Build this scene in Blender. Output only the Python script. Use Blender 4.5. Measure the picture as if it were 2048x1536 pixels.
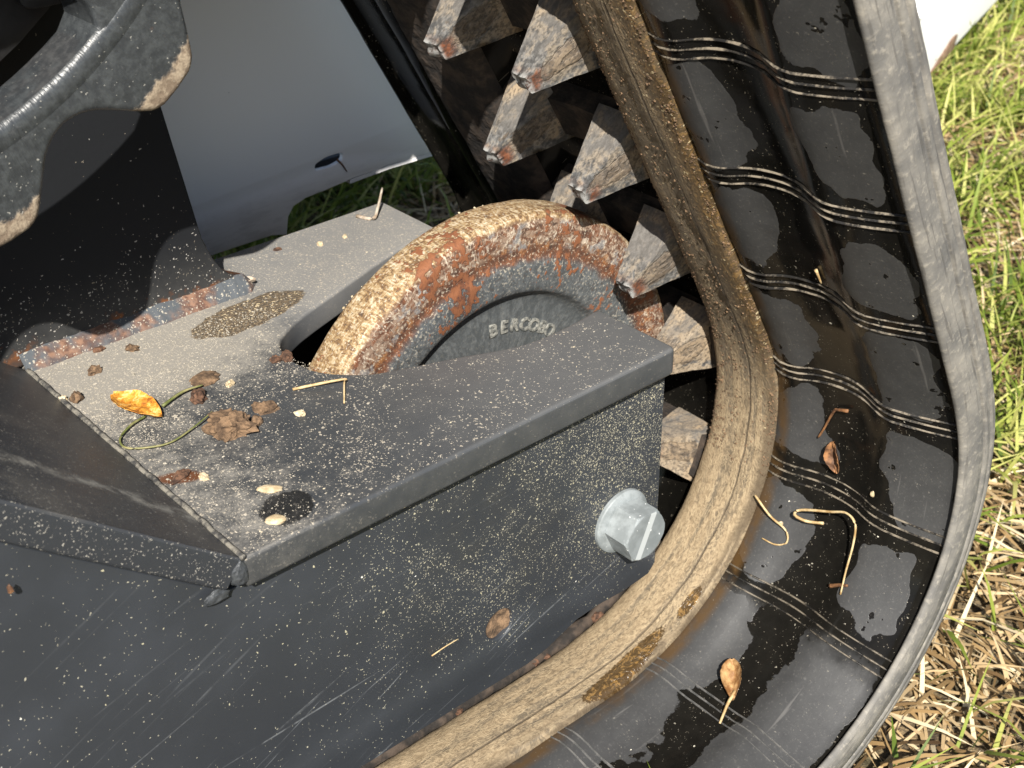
import bpy, bmesh, math, random
from mathutils import Vector, Matrix, noise as mnoise
rnd = random.Random(7)
for o in list(bpy.data.objects): bpy.data.objects.remove(o)
scn = bpy.context.scene
COL = scn.collection
PI = math.pi

# ------------------------------------------------------------------ camera
# axes: X along the track towards the idler end, Y inboard across the track, Z up
cd = bpy.data.cameras.new('camera'); cam = bpy.data.objects.new('camera', cd); COL.objects.link(cam)
cd.sensor_width = 36.0; cd.lens = 2771.86 / 2048 * 36.0
cd.clip_start = 0.02; cd.clip_end = 400
RX = Vector((0.7511812602564706, -0.6600196217923507, -0.010040572124292713))
RY = Vector((-0.3483967834349409, -0.3835058789038811, -0.8553028248160697))
RZ = Vector((0.5606660285158059, 0.6459855568782046, -0.5180311426671845))
CAMPOS = Vector((-0.65954, -0.57727, 0.49670))
cam.matrix_world = Matrix(((RX.x, -RY.x, -RZ.x, CAMPOS.x), (RX.y, -RY.y, -RZ.y, CAMPOS.y), (RX.z, -RY.z, -RZ.z, CAMPOS.z), (0, 0, 0, 1)))
scn.camera = cam
cd.dof.use_dof = True; cd.dof.focus_distance = 0.98; cd.dof.aperture_fstop = 16.0

# ------------------------------------------------------------------ sky, sun, exposure
SUN = Vector((0.495, 0.57, -0.655)).normalized()           # direction the light travels
w = bpy.data.worlds.new('World'); scn.world = w; w.use_nodes = True
wn = w.node_tree.nodes; wl = w.node_tree.links
sky = wn.new('ShaderNodeTexSky'); sky.sky_type = 'NISHITA'; sky.sun_disc = False
sky.sun_elevation = math.asin(-SUN.z); sky.sun_rotation = math.atan2(-SUN.x, -SUN.y)
wl.new(sky.outputs[0], wn['Background'].inputs[0]); wn['Background'].inputs[1].default_value = 0.075
sl = bpy.data.lights.new('sun', 'SUN'); sl.energy = 5.0; sl.angle = math.radians(0.53); sl.color = (1.0, 0.955, 0.88)
so = bpy.data.objects.new('sun', sl); COL.objects.link(so); so.location = (-3, -4, 5)
so.rotation_euler = SUN.to_track_quat('-Z', 'Y').to_euler()
vs = scn.view_settings; vs.view_transform = 'Standard'; vs.look = 'None'; vs.gamma = 1; vs.exposure = 0.98

scn.cycles.max_bounces = 5; scn.cycles.diffuse_bounces = 3; scn.cycles.glossy_bounces = 2; scn.cycles.transmission_bounces = 2

# ------------------------------------------------------------------ node helper
class G:
    def __init__(s, name, rough=0.6, spec=0.5):
        s.mat = bpy.data.materials.new(name); s.mat.use_nodes = True; s.t = s.mat.node_tree
        s.b = s.t.nodes['Principled BSDF']; s.b.inputs['Roughness'].default_value = rough
        s.b.inputs['Specular IOR Level'].default_value = spec
        s.tc = s.t.nodes.new('ShaderNodeTexCoord')
        s.obj = s.tc.outputs['Object']; s.uv = s.tc.outputs['UV']
    def put(s, sock, v):
        if isinstance(v, bpy.types.NodeSocket): s.t.links.new(v, sock)
        else:
            if isinstance(v, (tuple, list)) and sock.type == 'RGBA' and len(v) == 3: v = (*v, 1)
            sock.default_value = v
    def N(s, typ, ins=None, **kw):
        n = s.t.nodes.new(typ)
        for k, v in kw.items(): setattr(n, k, v)
        for k, v in (ins or {}).items(): s.put(n.inputs[k], v)
        return n
    def m(s, op, a, b=0.0, c=0.0, clamp=False):
        n = s.N('ShaderNodeMath', {0: a, 1: b}, operation=op, use_clamp=clamp)
        if op in ('MULTIPLY_ADD', 'WRAP', 'SMOOTH_MIN', 'SMOOTH_MAX', 'COMPARE', 'PINGPONG'): s.put(n.inputs[2], c)
        return n.outputs[0]
    def mul(s, *a):
        r = a[0]
        for x in a[1:]: r = s.m('MULTIPLY', r, x)
        return r
    def add(s, *a):
        r = a[0]
        for x in a[1:]: r = s.m('ADD', r, x)
        return r
    def inv(s, a): return s.m('SUBTRACT', 1.0, a)
    def mx(s, *a):
        r = a[0]
        for x in a[1:]: r = s.m('MAXIMUM', r, x)
        return r
    def sc(s, v, x=1, y=1, z=1, off=(0, 0, 0)):
        return s.N('ShaderNodeMapping', {0: v, 1: off, 3: (x, y, z)}).outputs[0]
    def noise(s, v, scale, detail=4, rough=0.55, dist=0.0, lac=2.0):
        detail = min(detail, 3.5)
        return s.N('ShaderNodeTexNoise', {'Vector': v, 'Scale': scale, 'Detail': detail, 'Roughness': rough, 'Distortion': dist, 'Lacunarity': lac}).outputs[0]
    def voro(s, v, scale, rand=1.0):
        n = s.N('ShaderNodeTexVoronoi', {'Vector': v, 'Scale': scale, 'Randomness': rand}); return n.outputs['Distance'], n.outputs['Color']
    def ss(s, x, a, b, lo=0.0, hi=1.0):
        n = s.N('ShaderNodeMapRange', {0: x, 1: a, 2: b, 3: lo, 4: hi}, interpolation_type='SMOOTHSTEP'); return n.outputs[0]
    def sep(s, v):
        n = s.N('ShaderNodeSeparateXYZ', {0: v}); return n.outputs[0], n.outputs[1], n.outputs[2]
    def comb(s, x, y, z): return s.N('ShaderNodeCombineXYZ', {0: x, 1: y, 2: z}).outputs[0]
    def mix(s, f, a, b):
        n = s.t.nodes.new('ShaderNodeMix'); n.data_type = 'RGBA'; s.put(n.inputs[0], f); s.put(n.inputs[6], a); s.put(n.inputs[7], b); return n.outputs[2]
    def ramp(s, f, stops):
        n = s.t.nodes.new('ShaderNodeValToRGB'); e = n.color_ramp.elements
        while len(e) < len(stops): e.new(0.5)
        for el, (p, c) in zip(e, stops): el.position = p; el.color = (*c, 1)
        s.put(n.inputs[0], f); return n.outputs[0]
    def warp(s, v, scale=420, amt=.0034):
        key = str(v.as_pointer())
        if not hasattr(s, 'wc'): s.wc = {}
        if key not in s.wc:
            n = s.N('ShaderNodeTexNoise', {'Vector': v, 'Scale': scale, 'Detail': 1.0, 'Roughness': .5}).outputs['Color']
            q = s.N('ShaderNodeVectorMath', {0: n, 1: (amt, amt, amt)}, operation='MULTIPLY').outputs[0]
            s.wc[key] = s.N('ShaderNodeVectorMath', {0: v, 1: q}, operation='ADD').outputs[0]
        return s.wc[key]
    def specks(s, v, scale, dens, rmin=0.12, rmax=0.42):
        d, c = s.voro(s.warp(v), scale); r, g, b = s.sep(c)
        rad = s.m('MULTIPLY_ADD', g, rmax - rmin, rmin)
        inside = s.m('LESS_THAN', d, rad); keep = s.m('LESS_THAN', r, dens)
        return s.mul(inside, keep)
    def bump(s, h, strength=0.5, dist=0.002, nrm=None):
        i = {'Height': h, 'Strength': strength, 'Distance': dist}
        if nrm is not None: i['Normal'] = nrm
        return s.N('ShaderNodeBump', i).outputs[0]
    def ell(s, x, y, cx, cy, a, b, rot=0.0):       # normalised elliptic distance
        dx = s.m('SUBTRACT', x, cx); dy = s.m('SUBTRACT', y, cy); c, q = math.cos(rot), math.sin(rot)
        u = s.add(s.mul(dx, c / a), s.mul(dy, q / a)); v = s.add(s.mul(dx, -q / b), s.mul(dy, c / b))
        return s.m('SQRT', s.add(s.mul(u, u), s.mul(v, v)))
    def out(s, col=None, rough=None, nrm=None, metal=None, spec=None):
        for k, v in (('Base Color', col), ('Roughness', rough), ('Normal', nrm), ('Metallic', metal), ('Specular IOR Level', spec)):
            if v is not None: s.put(s.b.inputs[k], v)
        return s.mat

# ------------------------------------------------------------------ materials
PAINT = (0.026, 0.029, 0.034); CREAM = (0.58, 0.50, 0.36); SAND = (0.36, 0.30, 0.22)
RUST = (0.14, 0.046, 0.016); RUST2 = (0.26, 0.105, 0.032)
def m_plate_top():
    g = G('dusty_plate_paint'); x, y, z = g.sep(g.obj)
    n1 = g.noise(g.obj, 14, 5, .6); n2 = g.noise(g.obj, 55, 5, .65); n3 = g.noise(g.obj, 420, 3, .7)
    nz = g.sep(g.N('ShaderNodeNewGeometry').outputs['True Normal'])[2]; up_ = g.ss(nz, .25, .8, .18, 1.0)
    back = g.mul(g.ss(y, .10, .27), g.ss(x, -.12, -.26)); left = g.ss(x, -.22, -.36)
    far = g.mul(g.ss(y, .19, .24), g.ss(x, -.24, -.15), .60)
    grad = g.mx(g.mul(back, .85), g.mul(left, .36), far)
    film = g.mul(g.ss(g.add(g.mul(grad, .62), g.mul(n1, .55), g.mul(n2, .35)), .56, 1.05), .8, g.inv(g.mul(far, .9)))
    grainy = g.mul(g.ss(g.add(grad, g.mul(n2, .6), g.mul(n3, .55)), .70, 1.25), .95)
    d1 = g.specks(g.obj, 460, g.ss(g.add(g.mul(grad, .35), g.mul(n1, .9)), .30, .95, .02, .6), .1, .46)
    d2 = g.specks(g.obj, 950, g.ss(g.add(g.mul(grad, .5), g.mul(n2, .8)), .32, .95, .05, .85), .1, .5)
    big = g.specks(g.obj, 170, g.mul(.07, g.ss(n1, .3, .7)), .06, .18)
    scuff = g.ss(g.noise(g.sc(g.obj, 1.2, 6, 1), 30, 6, .7), .55, .8)
    c = g.mix(g.mul(scuff, .35), (.036, .039, .043), (.085, .088, .091)); c = g.mix(g.mul(g.ss(n2, .3, .75), .35), c, (.085, .084, .081))
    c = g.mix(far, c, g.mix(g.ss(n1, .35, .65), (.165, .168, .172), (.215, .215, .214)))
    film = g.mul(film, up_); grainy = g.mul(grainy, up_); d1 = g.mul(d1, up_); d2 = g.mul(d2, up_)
    c = g.mix(g.mul(g.ss(x, -.30, -.06), up_, .45), c, (.165, .165, .165))  # paler towards the idler end: gloss sheen painted into the colour
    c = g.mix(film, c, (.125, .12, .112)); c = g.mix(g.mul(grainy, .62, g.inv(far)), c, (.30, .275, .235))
    c = g.mix(g.mul(d1, .62), c, (.46, .40, .31)); c = g.mix(g.mul(d2, .55), c, (.46, .41, .33)); c = g.mix(big, c, CREAM)
    # damp lens shaped dirt patch and the dark round water stain
    wob = g.mul(g.m('SUBTRACT', n2, .5), .55)
    e1 = g.add(g.ell(x, y, -.203, .2535, .052, .021, .10), wob); lens = g.ss(e1, 1.0, .93)
    soil = g.mix(g.ss(n3, .40, .62), (.035, .026, .016), (.15, .105, .058)); soil = g.mix(g.specks(g.obj, 420, .42, .1, .45), soil, (.45, .36, .22))
    c = g.mix(g.mul(lens, .94), c, soil)
    e2 = g.add(g.ell(x, y, -.318, .025, .019, .0165, .5), g.mul(g.m('SUBTRACT', g.noise(g.obj, 160, 3, .7), .5), .5)); wet = g.ss(e2, 1.0, .9)
    c = g.mix(g.mul(wet, .9), c, (.012, .012, .012))
    e3 = g.add(g.ell(x, y, -.35, .097, .016, .007, -.6), wob); c = g.mix(g.ss(e3, 1.1, .7), c, (.09, .035, .015))
    h = g.add(g.mul(film, .3), g.mul(g.mx(d1, d2), .7), g.mul(lens, g.mul(n3, .9)), g.mul(n3, .15))
    rough = g.mx(g.ss(g.add(film, grainy, d1, d2), 0, 1, .40, .92), g.mul(lens, .85)); rough = g.m('SUBTRACT', rough, g.mul(wet, .12))
    return g.out(c, rough, g.bump(h, .55, .0012))
def m_side():
    g = G('scratched_side_paint'); x, y, z = g.sep(g.obj)
    n1 = g.noise(g.obj, 11, 5, .6); n2 = g.noise(g.obj, 60, 4, .6)
    near = g.mul(g.ss(x, -.34, -.12), g.ss(z, -.225, -.09)); near = g.mul(near, g.ss(z, -.235, -.19))
    d1 = g.specks(g.obj, 430, g.add(.006, g.mul(g.ss(g.add(n1, g.mul(n2, .35)), .56, .90), near, .55)), .08, .42)
    d2 = g.specks(g.obj, 900, g.add(.01, g.mul(g.ss(g.add(n1, g.mul(n2, .45)), .50, .95), g.add(.08, near), .8)), .1, .48)
    d3 = g.specks(g.obj, 120, .04, .03, .09)
    yy = g.mul(g.ss(z, -.05, -.21), g.ss(x, -.16, -.34, .5, 1.0))
    # fine scratches running along and obliquely down the plate
    def scratch(a, sx, sz, sca, th):
        c, q = math.cos(a), math.sin(a); u = g.add(g.mul(x, c), g.mul(z, q)); v = g.add(g.mul(x, -q), g.mul(z, c))
        return g.ss(g.noise(g.comb(g.mul(u, sx), g.mul(v, sz), 0), sca, 2, .5), th, th + .05)
    s1 = scratch(.30, .06, 3.2, 60, .655); s2 = scratch(.46, .10, 4.5, 60, .67); s3 = scratch(.05, .05, 2.6, 45, .66)
    scr = g.mul(g.mx(s1, s2, s3), g.add(.12, yy), g.ss(n2, .35, .6))
    c = g.mix(g.ss(n1, .35, .75), PAINT, (.034, .038, .045)); c = g.mix(g.mul(near, g.ss(n2, .3, .8), .35), c, (.05, .048, .042))
    c = g.mix(g.mul(scr, .6), c, (.24, .25, .26))
    c = g.mix(g.mul(d1, .8), c, (.46, .42, .28)); c = g.mix(g.mul(d2, .75), c, (.42, .39, .29)); c = g.mix(d3, c, (.7, .68, .62))
    return g.out(c, g.ss(g.add(d1, d2, g.mul(n1, .3)), 0, 1, .42, .9), g.bump(g.add(g.mx(d1, d2), g.mul(n2, .2)), .3, .0008), spec=.4)
def m_slope():
    g = G('sloped_plate_paint'); x, y, z = g.sep(g.obj)
    n1 = g.noise(g.obj, 16, 5, .6); n2 = g.noise(g.obj, 70, 5, .65)
    d1 = g.specks(g.obj, 600, g.ss(n1, .3, .8, .03, .4), .1, .42); d2 = g.specks(g.obj, 1000, g.ss(n2, .3, .8, .05, .5), .1, .45)
    band = g.mul(g.ss(g.m('ABSOLUTE', g.m('SUBTRACT', g.add(y, g.mul(g.m('SUBTRACT', n1, .5), .05)), g.add(.052, g.mul(g.m('ADD', x, .367), -.22)))), .012, .0), g.ss(n2, .38, .6))
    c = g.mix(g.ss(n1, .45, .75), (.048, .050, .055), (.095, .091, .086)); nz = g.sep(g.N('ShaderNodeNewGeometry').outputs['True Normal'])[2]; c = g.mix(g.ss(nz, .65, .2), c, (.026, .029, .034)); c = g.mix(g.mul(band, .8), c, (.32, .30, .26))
    c = g.mix(g.mul(d1, .7), c, (.42, .39, .33)); c = g.mix(g.mul(d2, .6), c, (.38, .35, .30))
    return g.out(c, g.ss(g.add(d1, d2, band), 0, 1, .46, .9), g.bump(g.add(d1, d2, n2), .3, .0008))
def m_bracket():
    g = G('bracket_paint'); x, y, z = g.sep(g.obj)
    n1 = g.noise(g.obj, 20, 5, .6); n2 = g.noise(g.obj, 90, 5, .65)
    d1 = g.specks(g.obj, 480, g.ss(g.add(g.mul(n1, .7), g.mul(g.ss(z, .12, .0), .35)), .35, .9, .004, .40), .06, .36)
    d2 = g.specks(g.obj, 560, g.ss(g.add(g.mul(n2, .7), g.mul(g.ss(z, .12, .0), .3)), .4, .9, .02, .5), .1, .4)
    ru = g.mul(g.ss(g.add(z, g.mul(g.m('SUBTRACT', n2, .5), .05)), .016, .004), g.ss(n1, .42, .58))
    dusty = g.ss(z, .06, .0)
    c = g.mix(g.mul(dusty, n2), (.014, .015, .017), (.060, .059, .056)); c = g.mix(ru, c, g.mix(n2, RUST, RUST2))
    c = g.mix(g.mul(d1, .7), c, (.42, .40, .36)); c = g.mix(g.mul(d2, .5), c, (.30, .26, .20))
    return g.out(c, g.ss(g.add(d1, d2, ru), 0, 1, .55, .9), g.bump(g.add(d1, n2), .3, .0008), spec=.12)
def m_weld():
    g = G('weld_bead_steel'); x, y, z = g.sep(g.obj)
    n1 = g.noise(g.obj, 28, 5, .65); n2 = g.noise(g.obj, 150, 5, .7)
    c = g.mix(g.ss(n1, .46, .60), (.060, .068, .076), g.mix(g.ss(n2, .4, .6), (.085, .042, .028), (.19, .105, .066)))
    c = g.mix(g.mul(g.specks(g.obj, 600, .40, .1, .5), .7), c, (.40, .36, .29))
    return g.out(c, .75, g.bump(n2, .5, .0012))
def m_dust_bead():
    g = G('dust_filled_seam'); n = g.noise(g.obj, 130, 5, .7)
    c = g.mix(g.ss(n, .38, .62), (.035, .034, .033), (.19, .175, .145)); return g.out(c, .9, g.bump(n, .6, .0015))
def m_idler():
    g = G('rusted_idler_steel'); x, y, z = g.sep(g.obj)
    dx = g.m('ADD', x, .031); dz = g.m('ADD', z, .145); r = g.m('SQRT', g.add(g.mul(dx, dx), g.mul(dz, dz))); a = g.m('ARCTAN2', dz, dx)
    pol = g.comb(g.mul(a, .2), y, r)
    n1 = g.noise(pol, 40, 6, .65); n2 = g.noise(pol, 120, 6, .7); n3 = g.noise(g.sc(pol, 1.0, 5, 2.2), 75, 5, .7, .6); nb = g.noise(pol, 15, 4, .6)
    fl = g.noise(g.sc(pol, 2.4, .8, 1), 120, 4, .65, .9)
    paint = g.mix(g.ss(n2, .35, .7), (.048, .055, .059), (.105, .113, .117)); paint = g.mix(g.mul(g.ss(fl, .58, .68), .4), paint, (.34, .33, .30))
    rust = g.ramp(n2, [(.30, (.030, .017, .012)), (.45, (.085, .034, .017)), (.60, (.15, .056, .024)), (.72, (.27, .13, .052))])
    shoulder = g.mix(g.ss(n3, .42, .58), rust, (.22, .15, .105)); shoulder = g.mix(g.ss(fl, .56, .63), shoulder, (.42, .35, .275))
    shoulder = g.mix(g.mul(g.ss(n1, .58, .64), .8), shoulder, (.20, .20, .20))
    tread = g.ramp(g.add(g.mul(n3, .42), g.mul(fl, .58)), [(.32, (.045, .032, .024)), (.44, (.15, .085, .038)), (.50, (.27, .175, .08)), (.56, (.36, .275, .165)), (.66, (.54, .48, .385))])
    wob = g.mul(g.m('SUBTRACT', n1, .5), .016); rr = g.add(r, wob)
    dark = g.mul(g.ss(rr, .166, .172), g.ss(rr, .184, .178))
    c = g.mix(g.ss(rr, .158, .166), paint, rust); c = g.mix(g.ss(rr, .171, .176), c, shoulder)
    c = g.mix(g.mul(dark, g.ss(n2, .50, .62), .5), c, (.32, .145, .042))
    c = g.mix(g.ss(g.add(rr, g.mul(g.ss(y, .156, .168), .012)), .1935, .1995), c, tread)
    n4 = g.noise(g.obj, 430, 2, .6); c = g.mix(g.mul(g.ss(n4, .56, .66), .55, g.ss(r, .13, .17, .35, 1)), c, (.55, .48, .37)); c = g.mix(g.mul(g.ss(n4, .44, .34), .6), c, (.055, .04, .03))
    # isolated rust blisters on the grey flank
    blist = g.mul(g.ss(g.add(g.mul(nb, .6), g.mul(n2, .4)), .575, .60), g.ss(r, .128, .138))
    c = g.mix(blist, c, g.mix(g.ss(n2, .4, .6), (.085, .030, .015), (.19, .070, .028)))
    c = g.mix(g.mul(g.ss(y, .166, .170), g.ss(r, .132, .126), .75), c, g.mix(g.ss(n2, .4, .7), (.042, .048, .051), (.080, .087, .090)))
    h = g.add(g.mul(n2, .6), g.mul(fl, .6), g.mul(blist, .5)); 
    rock = g.ss(r, .125, .165, .35, 1.0)
    return g.out(c, .78, g.bump(g.mul(h, rock), .6, .0018))
def m_letter():
    g = G('cast_letter_dust'); n = g.noise(g.obj, 300, 4, .6); return g.out(g.mix(g.ss(n, .35, .6), (.055, .06, .06), (.22, .215, .19)), .85, g.bump(n, .5, .001))
def m_belt():
    g = G('wet_black_rubber'); t, v, _ = g.sep(g.uv)
    P = PITCH
    cell = g.m('DIVIDE', g.m('SUBTRACT', t, ROW0), P); k = g.m('FLOOR', cell); fu = g.m('SUBTRACT', cell, k)
    tv = g.comb(t, v, 0)
    n1 = g.noise(tv, 26, 4, .55); n2 = g.noise(tv, 75, 5, .6); n3 = g.noise(tv, 380, 4, .65)
    wa = g.m('SUBTRACT', g.noise(g.comb(t, v, 3.7), 16, 2, .5), .5); fu = g.add(fu, g.mul(wa, .55)); vv = g.add(v, g.mul(g.m('SUBTRACT', g.noise(g.comb(t, v, 8.1), 19, 2, .5), .5), .050))
    rk = g.noise(g.comb(g.mul(k, 7.31), 0, 0), 1.0, 0, .5); rk2 = g.noise(g.comb(g.mul(k, 3.77), 5, 0), 1.0, 0, .5)
    wob = g.add(g.mul(g.m('SUBTRACT', n1, .5), 1.5), g.mul(g.m('SUBTRACT', n2, .5), .75), g.mul(g.m('SUBTRACT', n3, .5), .12))
    low = g.ss(g.add(t, g.mul(g.m('SUBTRACT', n1, .5), .04)), -.255, -.285)
    # outer dry pad in every cell
    ou = g.m('ABSOLUTE', g.m('SUBTRACT', fu, g.add(.47, g.mul(g.m('SUBTRACT', rk2, .5), .2))))
    ou = g.m('DIVIDE', ou, g.add(.36, g.mul(g.m('SUBTRACT', rk, .5), .3)))
    ov = g.m('DIVIDE', g.m('ABSOLUTE', g.m('SUBTRACT', vv, g.add(-.109, g.mul(g.m('SUBTRACT', rk2, .5), .03)))), g.add(.024, g.mul(g.m('SUBTRACT', rk, .5), .02)))
    p4 = lambda q: g.m('POWER', q, 4.0)
    outer = g.ss(g.add(g.add(p4(ou), p4(ov)), wob), 1.04, .98)
    iu = g.m('DIVIDE', g.m('ABSOLUTE', g.m('SUBTRACT', fu, .50)), g.add(.40, g.mul(g.m('SUBTRACT', rk2, .5), .3)))
    ivw = g.m('DIVIDE', g.m('ABSOLUTE', g.m('SUBTRACT', vv, -.002)), g.add(.019, g.mul(g.m('SUBTRACT', rk, .45), .03), g.mul(g.ss(t, .0, -.16), .010)))
    inner = g.ss(g.add(g.m('POWER', iu, 3.0), g.m('POWER', ivw, 2.5), wob), 1.04, .98)
    # lower down the belt the outer flank and the strip by the path are dry all along
    lo = g.mul(low, g.ss(g.add(v, g.mul(wob, .022)), -.070, -.0715))
    lo = g.mul(lo, g.ss(g.add(v, g.mul(wob, .010)), -.1395, -.1385))
    li = g.mul(low, g.ss(g.add(v, g.mul(wob, .030)), -.022, -.0205))
    outb = g.ss(v, .09, .06); dry = g.mul(g.mx(outer, inner, lo, li), outb)
    hole2 = g.ss(g.noise(g.comb(t, v, 5.5), 48, 3, .6), .64, .655); dry = g.mul(dry, g.inv(g.mul(hole2, g.inv(low))))
    grit = g.specks(tv, 420, g.mul(g.ss(n1, .40, .7), .22), .06, .32); grit2 = g.specks(tv, 800, g.mul(g.ss(n2, .40, .7), .26), .1, .4)
    chips = g.specks(tv, 95, .05, .03, .11)
    streak = g.ss(g.noise(g.sc(tv, .12, 2.4, 1), 45, 3, .6), .64, .70)
    cd_ = g.mix(n2, (.031, .031, .032), (.056, .056, .055)); cd_ = g.mix(g.mul(streak, .28), cd_, (.20, .19, .18)); cd_ = g.mix(g.mul(g.ss(n3, .55, .75), .45), cd_, (.13, .125, .118))
    cw = g.mix(n2, (.0035, .0033, .003), (.012, .011, .009))
    c = g.mix(dry, cw, cd_)
    brown = g.mul(g.ss(v, .004, .014), g.ss(v, .05, .02), g.ss(n1, .35, .6)); c = g.mix(g.mul(brown, .8), c, (.085, .048, .018))
    c = g.mix(g.mul(grit, .75, g.ss(dry, 1, .3, .35, 1)), c, (.34, .31, .25)); c = g.mix(g.mul(grit2, .5, g.ss(dry, 1, .3, .4, 1)), c, (.24, .21, .16)); c = g.mix(chips, c, (.62, .58, .48))
    rough = g.mix(dry, (.13, .13, .13), (.50, .50, .50)); rough = g.mx(rough, g.mul(g.mx(grit, grit2), .7))
    h = g.add(g.mul(dry, .35), g.mul(g.mx(grit, grit2), .6), g.mul(n3, g.ss(dry, 0, 1, .10, .22)), g.mul(n2, .25))
    sp = g.ss(dry, 0, 1, .14, .30)
    return g.out(c, rough, g.bump(h, .32, .0012), spec=sp)
def m_rib():
    g = G('belt_rib_rubber'); n = g.noise(g.obj, 60, 4, .6); n2 = g.noise(g.obj, 500, 3, .6)
    return g.out(g.mix(g.ss(g.add(g.mul(n, .8), g.mul(n2, .3)), .48, .66), (.010, .009, .008), (.19, .16, .12)), .5, g.bump(n2, .3, .001))
def m_path():
    g = G('muddy_roller_path'); t, v, _ = g.sep(g.uv); tv = g.comb(t, v, 0)
    n1 = g.noise(g.sc(tv, .10, 1.5, 1), 75, 5, .6, .3); n2 = g.noise(g.sc(tv, .8, 1.2, 1), 170, 5, .7, 1.4); nb = g.noise(tv, 14, 3, .5); n3 = g.noise(tv, 520, 3, .6)
    crack = g.ss(g.m('ABSOLUTE', g.m('SUBTRACT', g.noise(g.sc(tv, .38, 1.1, 1), 110, 3, .6, .8), .5)), .035, .012)
    up = g.ss(t, -.14, .06)                                              # thinner, wetter mud towards the top of the run
    mud = g.mix(g.ss(n2, .36, .66), (.20, .146, .085), (.34, .258, .158))
    bare = g.mix(g.ss(n2, .35, .65), (.11, .088, .060), (.20, .155, .10))
    edge = g.ss(v, .074, .090)
    cover = g.ss(g.add(g.mul(n1, 1.0), g.mul(n2, .40), g.mul(edge, .25), g.mul(up, -.12)), .50, .78)
    c = g.mix(cover, bare, mud); c = g.mix(g.mul(crack, .45, g.inv(up)), c, (.37, .29, .18))
    c = g.mix(g.mul(up, .45, g.ss(n2, .3, .7)), c, (.06, .042, .026))
    dk = g.mul(g.ss(v, .034, .024), g.ss(n1, .36, .55)); c = g.mix(g.mul(dk, .85), c, (.05, .034, .018))
    # wet brown run-off marks
    wv = g.mul(g.m('SUBTRACT', n2, .5), .6)
    w1 = g.ss(g.add(g.ell(t, v, -.398, .031, .060, .010, .06), wv), 1.0, .9); w2 = g.ss(g.add(g.ell(t, v, -.305, .030, .020, .006, 0), wv), 1.0, .9)
    wet = g.mx(w1, w2, g.mul(up, g.ss(v, .045, .03), .6)); c = g.mix(g.mul(wet, .85), c, g.mix(g.ss(n2, .5, .6), (.05, .028, .009), (.20, .11, .03)))
    gr = g.specks(tv, 330, g.mul(up, .35), .1, .4); c = g.mix(g.mul(gr, .8), c, (.44, .36, .22))
    groove = g.ss(g.m('ABSOLUTE', g.m('SUBTRACT', v, g.add(.046, g.mul(g.m('SUBTRACT', nb, .5), .006)))), .0016, .0004)
    c = g.mix(g.mul(groove, .7), c, (.06, .045, .03))
    h = g.add(g.mul(cover, .4), g.mul(n2, .5), g.mul(crack, .3), gr, g.mul(groove, -.8), g.mul(n3, .25))
    return g.out(c, g.ss(wet, 0, 1, .85, .22), g.bump(h, .55, .0016))
def m_edge():
    g = G('grey_track_edge'); t, v, _ = g.sep(g.uv); tv = g.comb(t, v, 0)
    n1 = g.noise(tv, 30, 5, .6); n2 = g.noise(tv, 160, 5, .65); n3 = g.noise(g.sc(tv, .12, 2, 1), 120, 4, .6)
    c = g.mix(g.ss(n1, .35, .7), (.11, .105, .098), (.205, .19, .165)); c = g.mix(g.mul(g.ss(n2, .5, .72), .6), c, (.32, .29, .24)); c = g.mix(g.mul(g.ss(n3, .55, .66), .6), c, (.06, .055, .05))
    dk = g.ss(g.add(g.noise(g.sc(tv, .6, 1.4, 1), 24, 3, .5)), .66, .69); c = g.mix(g.mul(dk, .8, g.ss(t, -.18, -.25)), c, (.02, .02, .02))
    return g.out(c, .8, g.bump(g.add(n2, n3), .4, .0015))
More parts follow.
